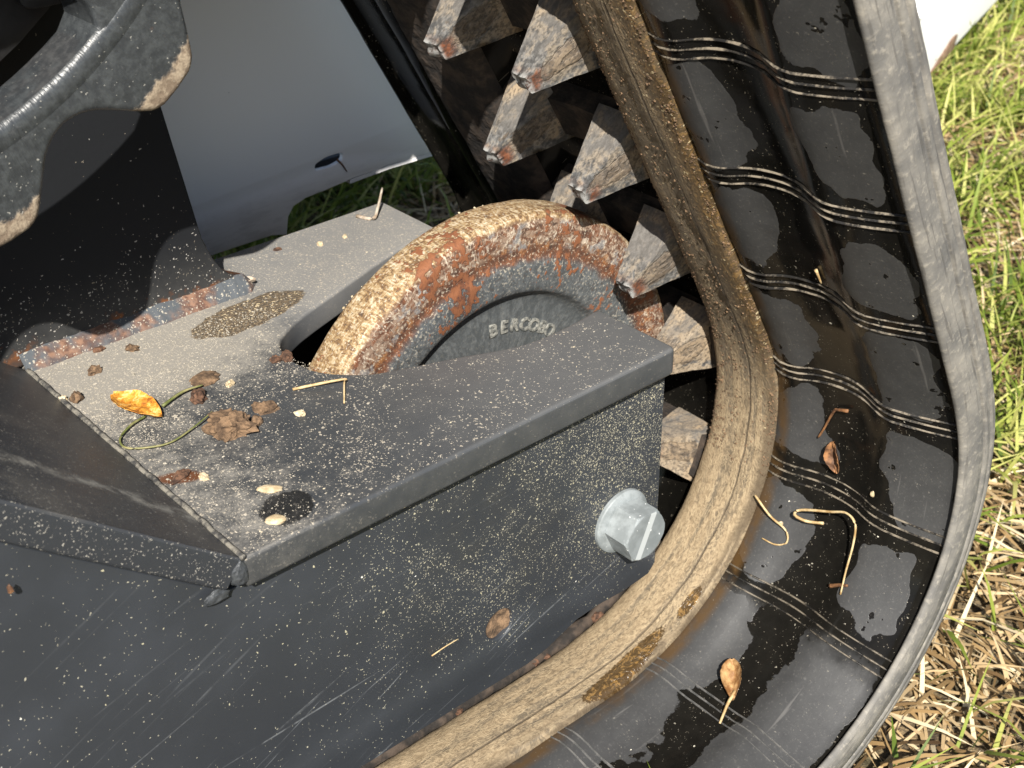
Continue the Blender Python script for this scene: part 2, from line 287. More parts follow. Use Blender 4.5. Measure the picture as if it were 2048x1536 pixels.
def m_lug(muddy=False):
    g = G('muddy_guide_lug_steel' if muddy else 'worn_guide_lug_steel'); x, y, z = g.sep(g.obj)
    oi = g.N('ShaderNodeObjectInfo').outputs['Random']; off = g.mul(oi, 37.0)
    ob = g.comb(g.add(x, off), y, g.mul(z, .7))
    n1 = g.noise(ob, 55, 5, .65, .8); n2 = g.noise(ob, 170, 5, .7)
    e = g.ell(g.add(x, g.mul(g.m('SUBTRACT', oi, .5), .010)), g.add(z, g.mul(oi, .006)), 0.001, .022, .0095, .021, 0.0); e = g.add(e, g.mul(g.m('SUBTRACT', n1, .5), 1.6), g.mul(g.m('SUBTRACT', n2, .5), .5))
    rings = g.mul(g.ss(g.m('SINE', g.mul(e, 7)), -.1, .8), g.ss(e, 1.2, .9))
    mudm = g.ss(g.add(g.mul(n1, .7), g.mul(n2, .5)), (.48 if muddy else .58), (.58 if muddy else .70))
    steel = g.mix(g.ss(n2, .35, .65), (.055, .055, .055), (.185, .178, .168))
    c = g.mix(g.mul(mudm, .75), steel, g.mix(n2, (.24, .18, .12) if muddy else (.16, .125, .09), (.42, .335, .23) if muddy else (.32, .265, .195)))
    c = g.mix(g.mul(g.ss(e, 1.2, 1.02), .5), c, (.15, .10, .055)); c = g.mix(g.mul(rings, .45), c, (.07, .055, .04))
    ru = g.mul(g.ss(z, .036, .045), g.ss(g.m('ABSOLUTE', g.m('SUBTRACT', x, .0)), .010, .005), g.ss(n1, .36, .50)); c = g.mix(ru, c, g.mix(g.ss(n2, .35, .65), (.075, .028, .014), (.18, .062, .028)))
    c = g.mix(g.mul(g.ss(z, .012, .0), g.ss(n1, .4, .55), .8), c, (.34, .255, .165)); n5 = g.noise(ob, 420, 2, .6); c = g.mix(g.mul(g.ss(n5, .52, .40), .55), c, (.03, .028, .026))
    top = g.ss(x, .011, .017, 0, 1); flat = g.mul(top, g.ss(n1, .62, .5)); c = g.mix(g.mul(flat, .6), c, (.13, .118, .105))
    tip = g.mul(g.ss(z, .0480, .0525), g.ss(n2, .34, .5)); c = g.mix(tip, c, (.27, .27, .26))
    return g.out(c, .7, g.bump(g.add(g.mul(n1, .7), n2, g.mul(rings, -.9)), .5, .0018))
def m_core():
    g = G('muddy_core_bar'); n = g.noise(g.obj, 60, 5, .65); c = g.mix(g.ss(n, .4, .65), (.014, .011, .009), (.055, .039, .028)); return g.out(c, .9, g.bump(n, .8, .004))
def m_sprocket():
    g = G('sprocket_paint'); x, y, z = g.sep(g.obj)
    dx = g.m('SUBTRACT', x, SPX); dz = g.m('SUBTRACT', z, SPZ); r = g.m('SQRT', g.add(g.mul(dx, dx), g.mul(dz, dz))); a = g.m('ARCTAN2', dz, dx)
    n1 = g.noise(g.obj, 34, 5, .65); n2 = g.noise(g.obj, 150, 5, .7)
    ripple = g.noise(g.comb(g.mul(a, 60), g.mul(r, 40), 0), 1.6, 3, .6)
    wob = g.mul(g.m('SUBTRACT', n1, .5), .018); rr = g.add(r, wob)
    c = g.mix(g.ss(n2, .35, .7), (.028, .031, .034), (.050, .055, .058))
    sc1 = g.ss(g.noise(g.obj, 200, 4, .7), .60, .70); c = g.mix(g.mul(sc1, .10), c, (.22, .22, .22))
    oe = g.mul(g.ss(y, .1562, .161), g.ss(r, .258, .266))
    ru = g.mx(g.mul(g.ss(n1, .66, .72), g.ss(rr, .272, .280), .6), g.mul(oe, g.ss(n1, .40, .55), .9))
    c = g.mix(g.mul(ru, .9), c, g.mix(g.ss(n2, .4, .6), (.09, .045, .028), (.19, .09, .045)))
    mud = g.ss(g.add(r, g.mul(n1, .010), g.mul(g.m('SUBTRACT', n2, .5), .012)), .3085, .3125); c = g.mix(g.mul(mud, g.ss(n1, .3, .42)), c, g.mix(g.ss(n2, .4, .65), (.15, .11, .075), (.30, .24, .17)))
    c = g.mix(g.mul(g.specks(g.obj, 620, .08, .06, .35), .5), c, (.45, .43, .38))
    rough = g.ss(g.add(ru, mud), 0, 1, .36, .9)
    return g.out(c, rough, g.bump(g.add(g.mul(n2, .4), g.mul(ripple, .9), g.mul(mud, n2)), .45, .0018))
def m_panel():
    g = G('grey_white_panel_paint'); x, y, z = g.sep(g.obj); n1 = g.noise(g.obj, 9, 4, .5); n2 = g.noise(g.obj, 120, 5, .65)
    grime = g.mul(g.ss(g.add(z, g.mul(n2, .03)), .0, -.05), g.ss(g.noise(g.sc(g.obj, 1, 1, 5), 30, 5, .6), .45, .62))
    c = g.mix(n1, (.84, .835, .82), (.88, .875, .86)); c = g.mix(g.mul(grime, .22), c, (.25, .24, .22)); c = g.mix(g.specks(g.obj, 70, .12, .03, .08), c, (.08, .075, .07))
    return g.out(c, .34, g.bump(n1, .05, .01), spec=.5)
def m_white():
    g = G('white_machine_paint'); n = g.noise(g.obj, 12, 4, .6); n2 = g.noise(g.obj, 60, 4, .6)
    c = g.mix(g.ss(n2, .70, .76), (.86, .86, .86), (.6, .59, .58)); return g.out(c, .35, g.bump(n, .08, .01))
def m_simple(name, ca, cb, scale=60, rough=.85, bs=.5, bd=.002, lo=.35, hi=.65):
    g = G(name); n = g.noise(g.obj, scale, 5, .65); return g.out(g.mix(g.ss(n, lo, hi), ca, cb), rough, g.bump(n, bs, bd))
def m_zinc():
    g = G('galvanised_zinc'); x, y, z = g.sep(g.obj); n = g.noise(g.obj, 90, 5, .6); n2 = g.noise(g.obj, 300, 4, .6)
    d = g.ss(g.m('ABSOLUTE', g.add(g.mul(g.m('ADD', x, .0405), .92), g.mul(g.m('ADD', z, .142), -.40))), .0034, .0028)  # raised bar on the bolt face, its sheen painted as a lighter stripe
    face = g.mul(d, g.ss(y, -.0144, -.0150)); c = g.mix(g.ss(n, .35, .7), (.17, .187, .19), (.26, .282, .287)); c = g.mix(g.mul(g.ss(y, -.0144, -.0150), .45), c, (.13, .143, .147)); c = g.mix(face, c, (.38, .40, .40))
    c = g.mix(g.specks(g.obj, 330, .10, .05, .3), c, (.75, .76, .74))
    return g.out(c, .55, g.bump(g.add(n, n2), .10, .0005), metal=.0, spec=.35)
def m_leaf():
    g = G('yellow_leaf_blade'); n = g.noise(g.obj, 230, 5, .7, 1.0); n2 = g.noise(g.obj, 70, 3, .6)
    c = g.ramp(g.add(g.mul(n, .5), g.mul(n2, .5)), [(.38, (.16, .045, .010)), (.45, (.40, .15, .018)), (.53, (.58, .28, .04)), (.62, (.70, .52, .24))])
    return g.out(c, .55, g.bump(n, .4, .001))
def m_grass(name, stops, trans=.25):
    g = G(name, .55, .3)
    a = g.N('ShaderNodeAttribute', attribute_name='tone').outputs['Fac']
    c = g.ramp(a, stops); g.out(c)
    tr = g.N('ShaderNodeBsdfTranslucent', {0: c}); mixn = g.N('ShaderNodeMixShader', {0: trans})
    g.t.links.new(g.b.outputs[0], mixn.inputs[1]); g.t.links.new(tr.outputs[0], mixn.inputs[2])
    g.t.links.new(mixn.outputs[0], g.t.nodes['Material Output'].inputs[0]); return g.mat
def m_soil():
    g = G('thatch_soil'); n1 = g.noise(g.obj, 6, 5, .6); n2 = g.noise(g.obj, 90, 6, .7)
    c = g.mix(g.ss(n2, .35, .7), (.045, .032, .018), (.23, .165, .085)); c = g.mix(g.mul(g.ss(n1, .5, .65), .4), c, (.06, .075, .02)); return g.out(c, .95, g.bump(n2, .8, .01))

# ------------------------------------------------------------------ mesh helpers
def tag(o, label=None, cat=None, group=None, kind=None):
    if label: o['label'] = label
    if cat: o['category'] = cat
    if group: o['group'] = group
    if kind: o['kind'] = kind
    return o
def link(o, parent=None):
    COL.objects.link(o)
    if parent is not None:
        o.parent = parent; o.matrix_parent_inverse = parent.matrix_basis.inverted()
    return o
def empty(name, loc, label, cat, group=None):
    o = bpy.data.objects.new(name, None); o.location = loc; o.empty_display_size = .05; COL.objects.link(o); o.matrix_basis = Matrix.Translation(loc)
    return tag(o, label, cat, group)
def mesh_data(name, vs_, fs, mats, smooth=False, uvs=None, sharp=None):
    me = bpy.data.meshes.new(name); me.from_pydata([tuple(v) for v in vs_], [], fs); 
    for m_ in (mats if isinstance(mats, (list, tuple)) else [mats]): me.materials.append(m_)
    if smooth: me.polygons.foreach_set('use_smooth', [True] * len(me.polygons))
    if uvs is not None:
        ul = me.uv_layers.new(name='UVMap')
        for l in me.loops: ul.data[l.index].uv = uvs[l.vertex_index]
    if sharp is not None: me.set_sharp_from_angle(angle=math.radians(sharp))
    me.update(); return me
def mobj(name, vs_, fs, mat, parent=None, smooth=False, uvs=None, sharp=None):
    return link(bpy.data.objects.new(name, mesh_data(name, vs_, fs, mat, smooth, uvs, sharp)), parent)
def plate(name, loops, fn, depth, bevel, mat, parent=None, res=2):
    """filled outline with holes, depth is full thickness; fn maps (a, b, c) to world, c in [-depth/2, depth/2]"""
    cu = bpy.data.curves.new(name, 'CURVE'); cu.dimensions = '2D'; cu.fill_mode = 'BOTH'
    cu.extrude = depth / 2 - bevel; cu.bevel_depth = bevel; cu.bevel_resolution = res; cu.offset = -bevel
    for lp in loops:
        sp = cu.splines.new('POLY'); sp.points.add(len(lp) - 1); sp.use_cyclic_u = True
        for p, q in zip(sp.points, lp): p.co = (q[0], q[1], 0, 1)
    tmp = bpy.data.objects.new('tmp', cu); COL.objects.link(tmp); bpy.context.view_layer.update()
    me = bpy.data.meshes.new_from_object(tmp.evaluated_get(bpy.context.evaluated_depsgraph_get())); bpy.data.objects.remove(tmp)
    bm = bmesh.new(); bm.from_mesh(me); bmesh.ops.remove_doubles(bm, verts=bm.verts, dist=1e-5)
    for v in bm.verts: v.co = Vector(fn(*v.co))
    bmesh.ops.recalc_face_normals(bm, faces=bm.faces); bm.to_mesh(me); bm.free(); me.name = name; me.materials.clear(); me.materials.append(mat)
    me.polygons.foreach_set('use_smooth', [True] * len(me.polygons)); me.set_sharp_from_angle(angle=math.radians(38))
    return link(bpy.data.objects.new(name, me), parent)
def fillet(pts, rads, n=5):
    out = []; N = len(pts)
    for i in range(N):
        p = Vector(pts[i]); r = rads[i] if isinstance(rads, (list, tuple)) else rads
        if r <= 0: out.append(tuple(p)); continue
        a = Vector(pts[i - 1]) - p; b = Vector(pts[(i + 1) % N]) - p; la, lb = a.length, b.length; a.normalize(); b.normalize()
        d = min(r, la * .49, lb * .49)
        for k in range(n + 1):
            q = k / n; A = p + a * d; B = p + b * d; out.append(tuple(A * (1 - q) ** 2 + p * 2 * q * (1 - q) + B * q * q))
    return out
def smooth_closed(pts, n=6):
    out = []; N = len(pts)
    for i in range(N):
        p0, p1, p2, p3 = (Vector(pts[(i + j - 1) % N]) for j in range(4))
        for k in range(n):
            q = k / n; out.append(tuple(.5 * ((2 * p1) + (p2 - p0) * q + (2 * p0 - 5 * p1 + 4 * p2 - p3) * q * q + (3 * p1 - p0 - 3 * p2 + p3) * q ** 3)))
    return out
def smooth_open(pts, n=6):
    P = [Vector(p) for p in pts]; P = [P[0] * 2 - P[1]] + P + [P[-1] * 2 - P[-2]]; out = []
    for i in range(1, len(P) - 2):
        p0, p1, p2, p3 = P[i - 1:i + 3]
        for k in range(n):
            q = k / n; out.append(.5 * ((2 * p1) + (p2 - p0) * q + (2 * p0 - 5 * p1 + 4 * p2 - p3) * q * q + (3 * p1 - p0 - 3 * p2 + p3) * q ** 3))
    out.append(P[-2]); return out
def tube(name, pts, rad, mat, parent=None, sides=6, jitter=0.0):
    """tapering tube along a 3-D line; rad is a number or a list"""
    vs_, fs = [], []; n = len(pts)
    for i, p in enumerate(pts):
        p = Vector(p); d = (Vector(pts[min(i + 1, n - 1)]) - Vector(pts[max(i - 1, 0)])).normalized()
        u = d.orthogonal().normalized(); v = d.cross(u)
        r = rad[i] if isinstance(rad, (list, tuple)) else rad; r *= 1 + jitter * rnd.uniform(-1, 1)
        for k in range(sides):
            a = 2 * PI * k / sides; vs_.append(p + u * math.cos(a) * r + v * math.sin(a) * r)
    for i in range(n - 1):
        for k in range(sides): fs.append((i * sides + k, i * sides + (k + 1) % sides, (i + 1) * sides + (k + 1) % sides, (i + 1) * sides + k))
    fs.append(tuple(range(sides))[::-1]); fs.append(tuple((n - 1) * sides + k for k in range(sides)))
    return mobj(name, vs_, fs, mat, parent, True)
def lathe_y(name, prof, cx, cz, mat, parent=None, seg=96, disp=None, close=False, sharp=40):
    """revolve (y, r) about an axis parallel to Y"""
    vs_, fs = [], []; n = len(prof)
    for i in range(seg):
        a = 2 * PI * i / seg
        for (y, r) in prof:
            q = r + (disp(a, y, r) if disp else 0); vs_.append((cx + q * math.cos(a), y, cz + q * math.sin(a)))
    m_ = n if close else n - 1
    for i in range(seg):
        j = (i + 1) % seg
        for k in range(m_): fs.append((i * n + k, j * n + k, j * n + (k + 1) % n, i * n + (k + 1) % n))
    o = mobj(name, vs_, fs, mat, parent, True, None, sharp); return o
def rock(name, loc, size, mat, seed, parent=None, sub=2, rough=.35, flat=.6, rot=0.0):
    bm = bmesh.new(); bmesh.ops.create_icosphere(bm, subdivisions=sub, radius=1)
    for v in bm.verts:
        n = v.co.normalized(); d = 1 + rough * mnoise.noise(n * 1.6 + Vector((seed * 3.1, seed, 0))) + rough * .55 * mnoise.noise(n * 4.3 + Vector((0, seed * 1.7, 0))) + rough * .3 * mnoise.noise(n * 9 + Vector((seed, 0, seed)))
        v.co = n * d
    c, s_ = math.cos(rot), math.sin(rot)
    for v in bm.verts:
        x, y, z = v.co.x * size[0], v.co.y * size[1], max(v.co.z, -.45) * size[2]
        v.co = Vector((loc[0] + x * c - y * s_, loc[1] + x * s_ + y * c, loc[2] + z + size[2] * .40))
    me = bpy.data.meshes.new(name); bm.to_mesh(me); bm.free(); me.materials.append(mat)
    return link(bpy.data.objects.new(name, me), parent)

# ------------------------------------------------------------------ shared dimensions
YC = .1775                     # centre line of the track
IX, IZ, R0 = -.031, -.145, .205  # idler axle, belt datum radius
SPX, SPZ, R2 = -.49, .465, .311  # sprocket axle
QX, QZ = -1.35, -.145          # rear idler
GROUND = -.430
def tangent(c1, r1, c2, r2):
    d = Vector(c2) - Vector(c1); ang = math.atan2(d.y, d.x); return ang - math.acos((r1 - r2) / d.length)
A1 = tangent((IX, IZ), R0, (SPX, SPZ), R2); A2 = tangent((SPX, SPZ), R2, (QX, QZ), R0)
if A2 < A1: A2 += 2 * PI
A3 = 1.5 * PI
L1 = ((Vector((SPX, SPZ)) - Vector((IX, IZ))).length ** 2 - (R2 - R0) ** 2) ** .5
L2 = ((Vector((QX, QZ)) - Vector((SPX, SPZ))).length ** 2 - (R2 - R0) ** 2) ** .5
L3 = IX - QX
ARC1 = (A1 + PI / 2) * R0; ARC2 = (A2 - A1) * R2; ARC3 = (A3 - A2) * R0
TOTAL = L1 + ARC2 + L2 + ARC3 + L3 + ARC1
NP = round(TOTAL / .1163); PITCH = TOTAL / NP
ROW0, LUG0 = .0855, .050
def belt_raw(t):
    """t along the belt, 0 where the belt leaves the idler upwards -> (x, z), outward normal angle"""
    t = t % TOTAL
    if t < L1: a = A1; p = Vector((IX, IZ)) + R0 * Vector((math.cos(a), math.sin(a))) + t * Vector((-math.sin(a), math.cos(a)))
    elif t < L1 + ARC2: a = A1 + (t - L1) / R2; p = Vector((SPX, SPZ)) + R2 * Vector((math.cos(a), math.sin(a)))
    elif t < L1 + ARC2 + L2: a = A2; p = Vector((SPX, SPZ)) + R2 * Vector((math.cos(a), math.sin(a))) + (t - L1 - ARC2) * Vector((-math.sin(a), math.cos(a)))
    elif t < L1 + ARC2 + L2 + ARC3: a = A2 + (t - L1 - ARC2 - L2) / R0; p = Vector((QX, QZ)) + R0 * Vector((math.cos(a), math.sin(a)))
    elif t < TOTAL - ARC1: a = A3; p = Vector((QX + (t - L1 - ARC2 - L2 - ARC3), QZ - R0))
    else: a = A1 - (TOTAL - t) / R0; p = Vector((IX, IZ)) + R0 * Vector((math.cos(a), math.sin(a)))
    return p, a
# the rubber cannot kink: the run is a running average of the ideal line
BN = 2400; BW = .062
_tab = []
for i in range(BN):
    acc = Vector((0, 0)); wsum = 0
    for k in range(-8, 9):
        wk = 1 - abs(k) / 9; acc += belt_raw(TOTAL * i / BN + BW * k / 8)[0] * wk; wsum += wk
    _tab.append(acc / wsum)
_nrm = []
for i in range(BN):
    d = _tab[(i + 1) % BN] - _tab[i - 1]; _nrm.append(math.atan2(-d.x, d.y))
def belt(t):
    q = (t % TOTAL) / TOTAL * BN; i = int(q) % BN; f = q - int(q); j = (i + 1) % BN
    da = (_nrm[j] - _nrm[i] + PI) % (2 * PI) - PI
    return _tab[i] * (1 - f) + _tab[j] * f, _nrm[i] + da * f
def bpt(t, y, h):
    p, a = belt(t); return Vector((p.x - h * math.cos(a), y, p.y - h * math.sin(a)))
def bmat(t, y=0.0, h=0.0):
    """frame on the belt: local x along the belt, local y across, local z into the loop"""
    p, a = belt(t); o = bpt(t, y, h); ex = Vector((-math.sin(a), 0, math.cos(a))); ez = Vector((-math.cos(a), 0, -math.sin(a))); ey = ez.cross(ex)
    return Matrix(((ex.x, ey.x, ez.x, o.x), (ex.y, ey.y, ez.y, o.y), (ex.z, ey.z, ez.z, o.z), (0, 0, 0, 1)))

MT = dict(top=m_plate_top(), side=m_side(), slope=m_slope(), bracket=m_bracket(), weld=m_weld(), dust=m_dust_bead(), idler=m_idler(), letter=m_letter(), belt=m_belt(), rib=m_rib(),
          path=m_path(), edge=m_edge(), lug=m_lug(), core=m_core(), sprocket=m_sprocket(), panel=m_panel(), white=m_white(), zinc=m_zinc(), leaf=m_leaf(), soil=m_soil())
MT['dryleaf'] = m_simple('dry_leaf', (.17, .075, .022), (.46, .29, .13), 90, .6, .6, .002)
MT['dark'] = m_simple('dark_inner_steel', (.006, .006, .007), (.016, .016, .017), 40, .6)
MT['clod'] = m_simple('dry_mud_clod', (.060, .036, .020), (.185, .115, .064), 160, .95, .8, .003)
MT['clod_dark'] = m_simple('dark_mud_crumb', (.035, .017, .010), (.13, .065, .036), 170, .9, .8, .003)
MT['straw'] = m_simple('straw', (.30, .19, .075), (.52, .40, .22), 90, .7)
MT['brown'] = m_simple('brown_twig', (.07, .03, .012), (.26, .12, .045), 120, .7)
MT['green'] = m_simple('green_stem', (.10, .115, .030), (.25, .22, .10), 60, .6)
MT['seed'] = m_simple('cream_seed', (.34, .26, .15), (.54, .45, .31), 120, .7)
MT['grit'] = m_simple('grit_grains', (.19, .17, .135), (.38, .34, .275), 250, .8)
MT['bark'] = m_simple('pale_bark_chip', (.22, .165, .115), (.42, .36, .29), 150, .85)
MT['rustwhite'] = m_simple('scraped_brown_steel', (.16, .09, .055), (.28, .18, .12), 60, .6)
MT['rib_dry'] = m_simple('dry_rib_rubber', (.05, .05, .048), (.11, .105, .098), 120, .6)
MT['treadrubber'] = m_simple('tread_rubber', (.035, .034, .032), (.08, .072, .06), 50, .85)

# ------------------------------------------------------------------ ground
n = 60; vs_, fs = [], []
xs = [-40, -20, -10, -5, -3] + [-2 + i * .12 for i in range(50)] + [5, 8, 14, 24, 40]
ys = [-40, -20, -10, -5, -3] + [-2 + i * .12 for i in range(50)] + [5, 8, 14, 24, 40]
for y in ys:
    for x in xs: vs_.append((x, y, GROUND - .006 + .010 * mnoise.noise(Vector((x * 3, y * 3, 0)))))
for j in range(len(ys) - 1):
    for i in range(len(xs) - 1): a = j * len(xs) + i; fs.append((a, a + 1, a + 1 + len(xs), a + len(xs)))
tag(mobj('ground', vs_, fs, MT['soil'], None, True), kind='structure')

# ------------------------------------------------------------------ rubber track
track = empty('rubber_track', (IX, YC, GROUND), 'black rubber track with wet inner face, muddy roller path and steel guide lugs', 'track')
ts = []
t = -1.0
while t < .75: ts.append(t); t += .0055
while t < TOTAL - 1.0: ts.append(t); t += .03
def sweep(name, prof, mat, closed_profile=False, dispf=None, smooth=True, sharp=None, lo=None, hi=None, edge_uv=False):
    T = [q for q in ts if (lo is None or q >= lo) and (hi is None or q <= hi)]
    full = lo is None and hi is None
    vs_, uv, fs = [], [], []; m_ = len(prof)
    for q in T:
        for (y, h) in prof:
            d = dispf(q, y, h) if dispf else 0
            vs_.append(bpt(q, y, h + d)); uv.append((q, y if not edge_uv else h))
    N = len(T)
    for i in range(N if full else N - 1):
        j = (i + 1) % N
        for k in range(m_ if closed_profile else m_ - 1):
            kk = (k + 1) % m_; fs.append((i * m_ + k, i * m_ + kk, j * m_ + kk, j * m_ + k))
    return mobj(name, vs_, fs, mat, track, smooth, uv, sharp)
YE, YI = -.150, .445
inner = [(.100, -.022), (.099, .002), (.026, .010), (.0225, .0145), (.018, .0155), (.012, .0172), (.004, .0172), (-.004, .0155), (-.010, .0132), (-.016, .0110), (-.022, .0094), (-.030, .0080), (-.040, .0069), (-.050, .0065), (-.058, .0069), (-.066, .0082),
         (-.074, .0108), (-.080, .0128), (-.086, .0137), (-.093, .0134), (-.105, .0108), (-.120, .0070), (-.134, .0030), (-.1425, .0005), (-.1440, .0008)]
outin = [(2 * YC - y if y > -.06 else 2 * YC - y - (abs(y) - .06) * .64, h) for (y, h) in inner][::-1]
def wavy(t, y, h): return .0007 * mnoise.noise(Vector((t * 22, y * 22, 1.3))) + .0004 * mnoise.noise(Vector((t * 70, y * 70, 4)))
sweep('belt', outin + inner, MT['belt'], dispf=wavy)
edge_out = [(-.1440, .0008), (-.1450, .0052), (-.1468, .0064), (-.1492, .0052), (-.1505, .0020), (-.1512, -.006), (-.1512, -.0175), (-.1500, -.0184), (-.1475, -.0192), (-.1475, -.0200), (-.1500, -.0208), (-.1508, -.0218), (-.1508, -.0270), (-.1490, -.0280), (-.1462, -.0290), (-.1462, -.0300), (-.1488, -.0312), (-.1490, -.0365), (-.1465, -.0385), (-.138, -.0420), (-.10, -.044)]
def edgew(t, y, h): return .0006 * mnoise.noise(Vector((t * 12, h * 20, 7))) + .0004 * mnoise.noise(Vector((t * 90, h * 20, 2)))
sweep('outboard_edge', edge_out, MT['edge'], dispf=edgew, edge_uv=True)
sweep('outer_carcass', [(-.10, -.044), (.40, -.044), (YI - .004, -.042), (YI, -.036), (YI, -.002), (YI - .004, .003), (outin[0][0], outin[0][1])], MT['treadrubber'])
def pathw(t, y, h): return .0016 * mnoise.noise(Vector((t * 5, y * 60, 3))) + .0011 * mnoise.noise(Vector((t * 30, y * 110, 9))) + .0007 * mnoise.noise(Vector((t * 130, y * 130, 5)))
pp = [(.0990, -.012), (.0985, .002), (.0965, .0065), (.0935, .0110), (.0895, .0140), (.0850, .0162), (.0790, .0178), (.0720, .0188), (.0650, .0195), (.0580, .0201), (.0510, .0206), (.0440, .0210), (.0370, .0213), (.0310, .0214), (.0265, .0210), (.0235, .0198), (.0215, .0165), (.0210, .0120)]
sweep('roller_path', pp, MT['path'], dispf=pathw)
sweep('roller_path', [(2 * YC - y, h) for (y, h) in pp][::-1], MT['core'], dispf=pathw)  # inboard half: its shade is put in with this darker material
# ribs: three in every row, each a part
def rib_profile():
    pr = [(y, h) for (y, h) in inner if y <= .0225]
    out = []
    for i in range(len(pr) - 1):
        for k in range(3): q = k / 3; out.append((pr[i][0] * (1 - q) + pr[i + 1][0] * q, pr[i][1] * (1 - q) + pr[i + 1][1] * q))
    return out
rp = rib_profile()
for j in range(-5, 5):
    for s_ in (-1, 0, 1):
        tc = ROW0 + j * PITCH + s_ * .0078; vs_, fs = [], []
        for i, (y, h) in enumerate(rp):
            skew = .004 * math.exp(-((y + .045) / .04) ** 2)
            for (dt, dh) in ((-.0013, -.001), (-.0002, .0012), (.0002, .0012), (.0013, -.001)):
                vs_.append(bpt(tc + skew + dt, y, h + dh + .0004 * mnoise.noise(Vector((y * 90, tc * 70, 0)))))
        for i in range(len(rp) - 1):
            for k in range(3): a = i * 4 + k; fs.append((a, a + 1, a + 5, a + 4))
        mobj('rib', vs_, fs, MT['rib' if j > -4 else 'rib_dry'], track, False)
# guide lugs and core bars, one mesh each, shared
def lug_mesh(sign):
    bm = bmesh.new(); nx, nz, ny = 7, 9, 4
    # outboard face at y = -.0225 (sign -1); tapered wedge
    def pt(u, v, q):      # u along belt -1..1, v across 0..1 (0 = outer face), q height 0..1
        hw = .0290 * (1 - q) + .0080 * q; hw *= 1 - .10 * q * q
        y0 = -.0225 + .015 * q; y1 = .0225 - .014 * q
        x = u * hw; y = y0 + (y1 - y0) * v; z = -.012 + .064 * q
        d = mnoise.noise(Vector((x * 120, y * 120, z * 120))); e = mnoise.noise(Vector((x * 300, y * 300, z * 300)))
        x += (.0010 * d + .0005 * e) * (1 if abs(u) > .98 else .2); z += (.0022 * d + .0016 * e) * (q > .97); y += (.0009 * d + .0006 * e) * (v < .02) - .0018 * (v < .02) * max(0, 1 - ((x) / .012) ** 2 - ((z - .020) / .024) ** 2)
        return Vector((x, y * sign * -1 if sign > 0 else y, z))
    def grid(f, a, b):
        V = [[bm.verts.new(f(i / a, j / b)) for j in range(b + 1)] for i in range(a + 1)]
        for i in range(a):
            for j in range(b): bm.faces.new((V[i][j], V[i + 1][j], V[i + 1][j + 1], V[i][j + 1]))
    grid(lambda a, b: pt(a * 2 - 1, 0, b), 10, 10); grid(lambda a, b: pt(a * 2 - 1, 1, b), 6, 6)
    grid(lambda a, b: pt(1, a, b), 4, 10); grid(lambda a, b: pt(-1, a, b), 4, 10); grid(lambda a, b: pt(a * 2 - 1, b, 1), 8, 6)
    bmesh.ops.remove_doubles(bm, verts=bm.verts, dist=.0004); bmesh.ops.recalc_face_normals(bm, faces=bm.faces)
    me = bpy.data.meshes.new('guide_lug'); bm.to_mesh(me); bm.free(); me.materials.append(MT['lug']); me.polygons.foreach_set('use_smooth', [True] * len(me.polygons)); me.set_sharp_from_angle(angle=math.radians(40)); return me
lugA, lugB = lug_mesh(-1), lug_mesh(1)
MT['lug_muddy'] = m_lug(True); lugA2, lugB2 = lugA.copy(), lugB.copy()
for q in (lugA2, lugB2): q.materials[0] = MT['lug_muddy']
def core_mesh():
    bm = bmesh.new(); bmesh.ops.create_cube(bm, size=1); bmesh.ops.subdivide_edges(bm, edges=bm.edges, cuts=5, use_grid_fill=True)
    for v in bm.verts:
        x, y, z = v.co; d = mnoise.noise(v.co * 6)
        dip = .008 * (1 - min(1, (abs(y) / .25)) ** 4)
        v.co = Vector((x * .050 * (1 - .2 * (z + .5)), y * .158, (z - .5) * .028 + (.002 - dip) * (z > 0) + .002 * d))
    me = bpy.data.meshes.new('core_bar'); bm.to_mesh(me); bm.free(); me.materials.append(MT['core']); me.polygons.foreach_set('use_smooth', [True] * len(me.polygons)); me.set_sharp_from_angle(angle=math.radians(40)); return me
core = core_mesh()
bm = bmesh.new(); bmesh.ops.create_cube(bm, size=1)
for v in bm.verts: v.co = Vector((v.co.x * (.046 if v.co.z > 0 else .030), v.co.y * (.47 if v.co.z > 0 else .455), v.co.z * .042))
tread = bpy.data.meshes.new('tread_bar'); bm.to_mesh(tread); bm.free(); tread.materials.append(MT['treadrubber'])
def child(name, me, M, parent):
    o = bpy.data.objects.new(name, me); COL.objects.link(o); o.parent = parent; o.matrix_parent_inverse = parent.matrix_basis.inverted(); o.matrix_basis = M; return o
for j in range(NP):
    tc = (LUG0 + j * PITCH) % TOTAL
    jit = Matrix.Rotation(rnd.uniform(-.03, .03), 4, 'Z')
    low_ = tc > TOTAL - .75
    child('guide_lug', lugA2 if low_ else lugA, bmat(tc, .1275, .002) @ jit, track); child('guide_lug', lugB2 if low_ else lugB, bmat(tc, .2275, .002) @ jit.inverted(), track)
    child('core_bar', core, bmat(tc, YC, 0), track)
    child('tread_bar', tread, bmat(tc + PITCH * .4, .155, -.0635), track)

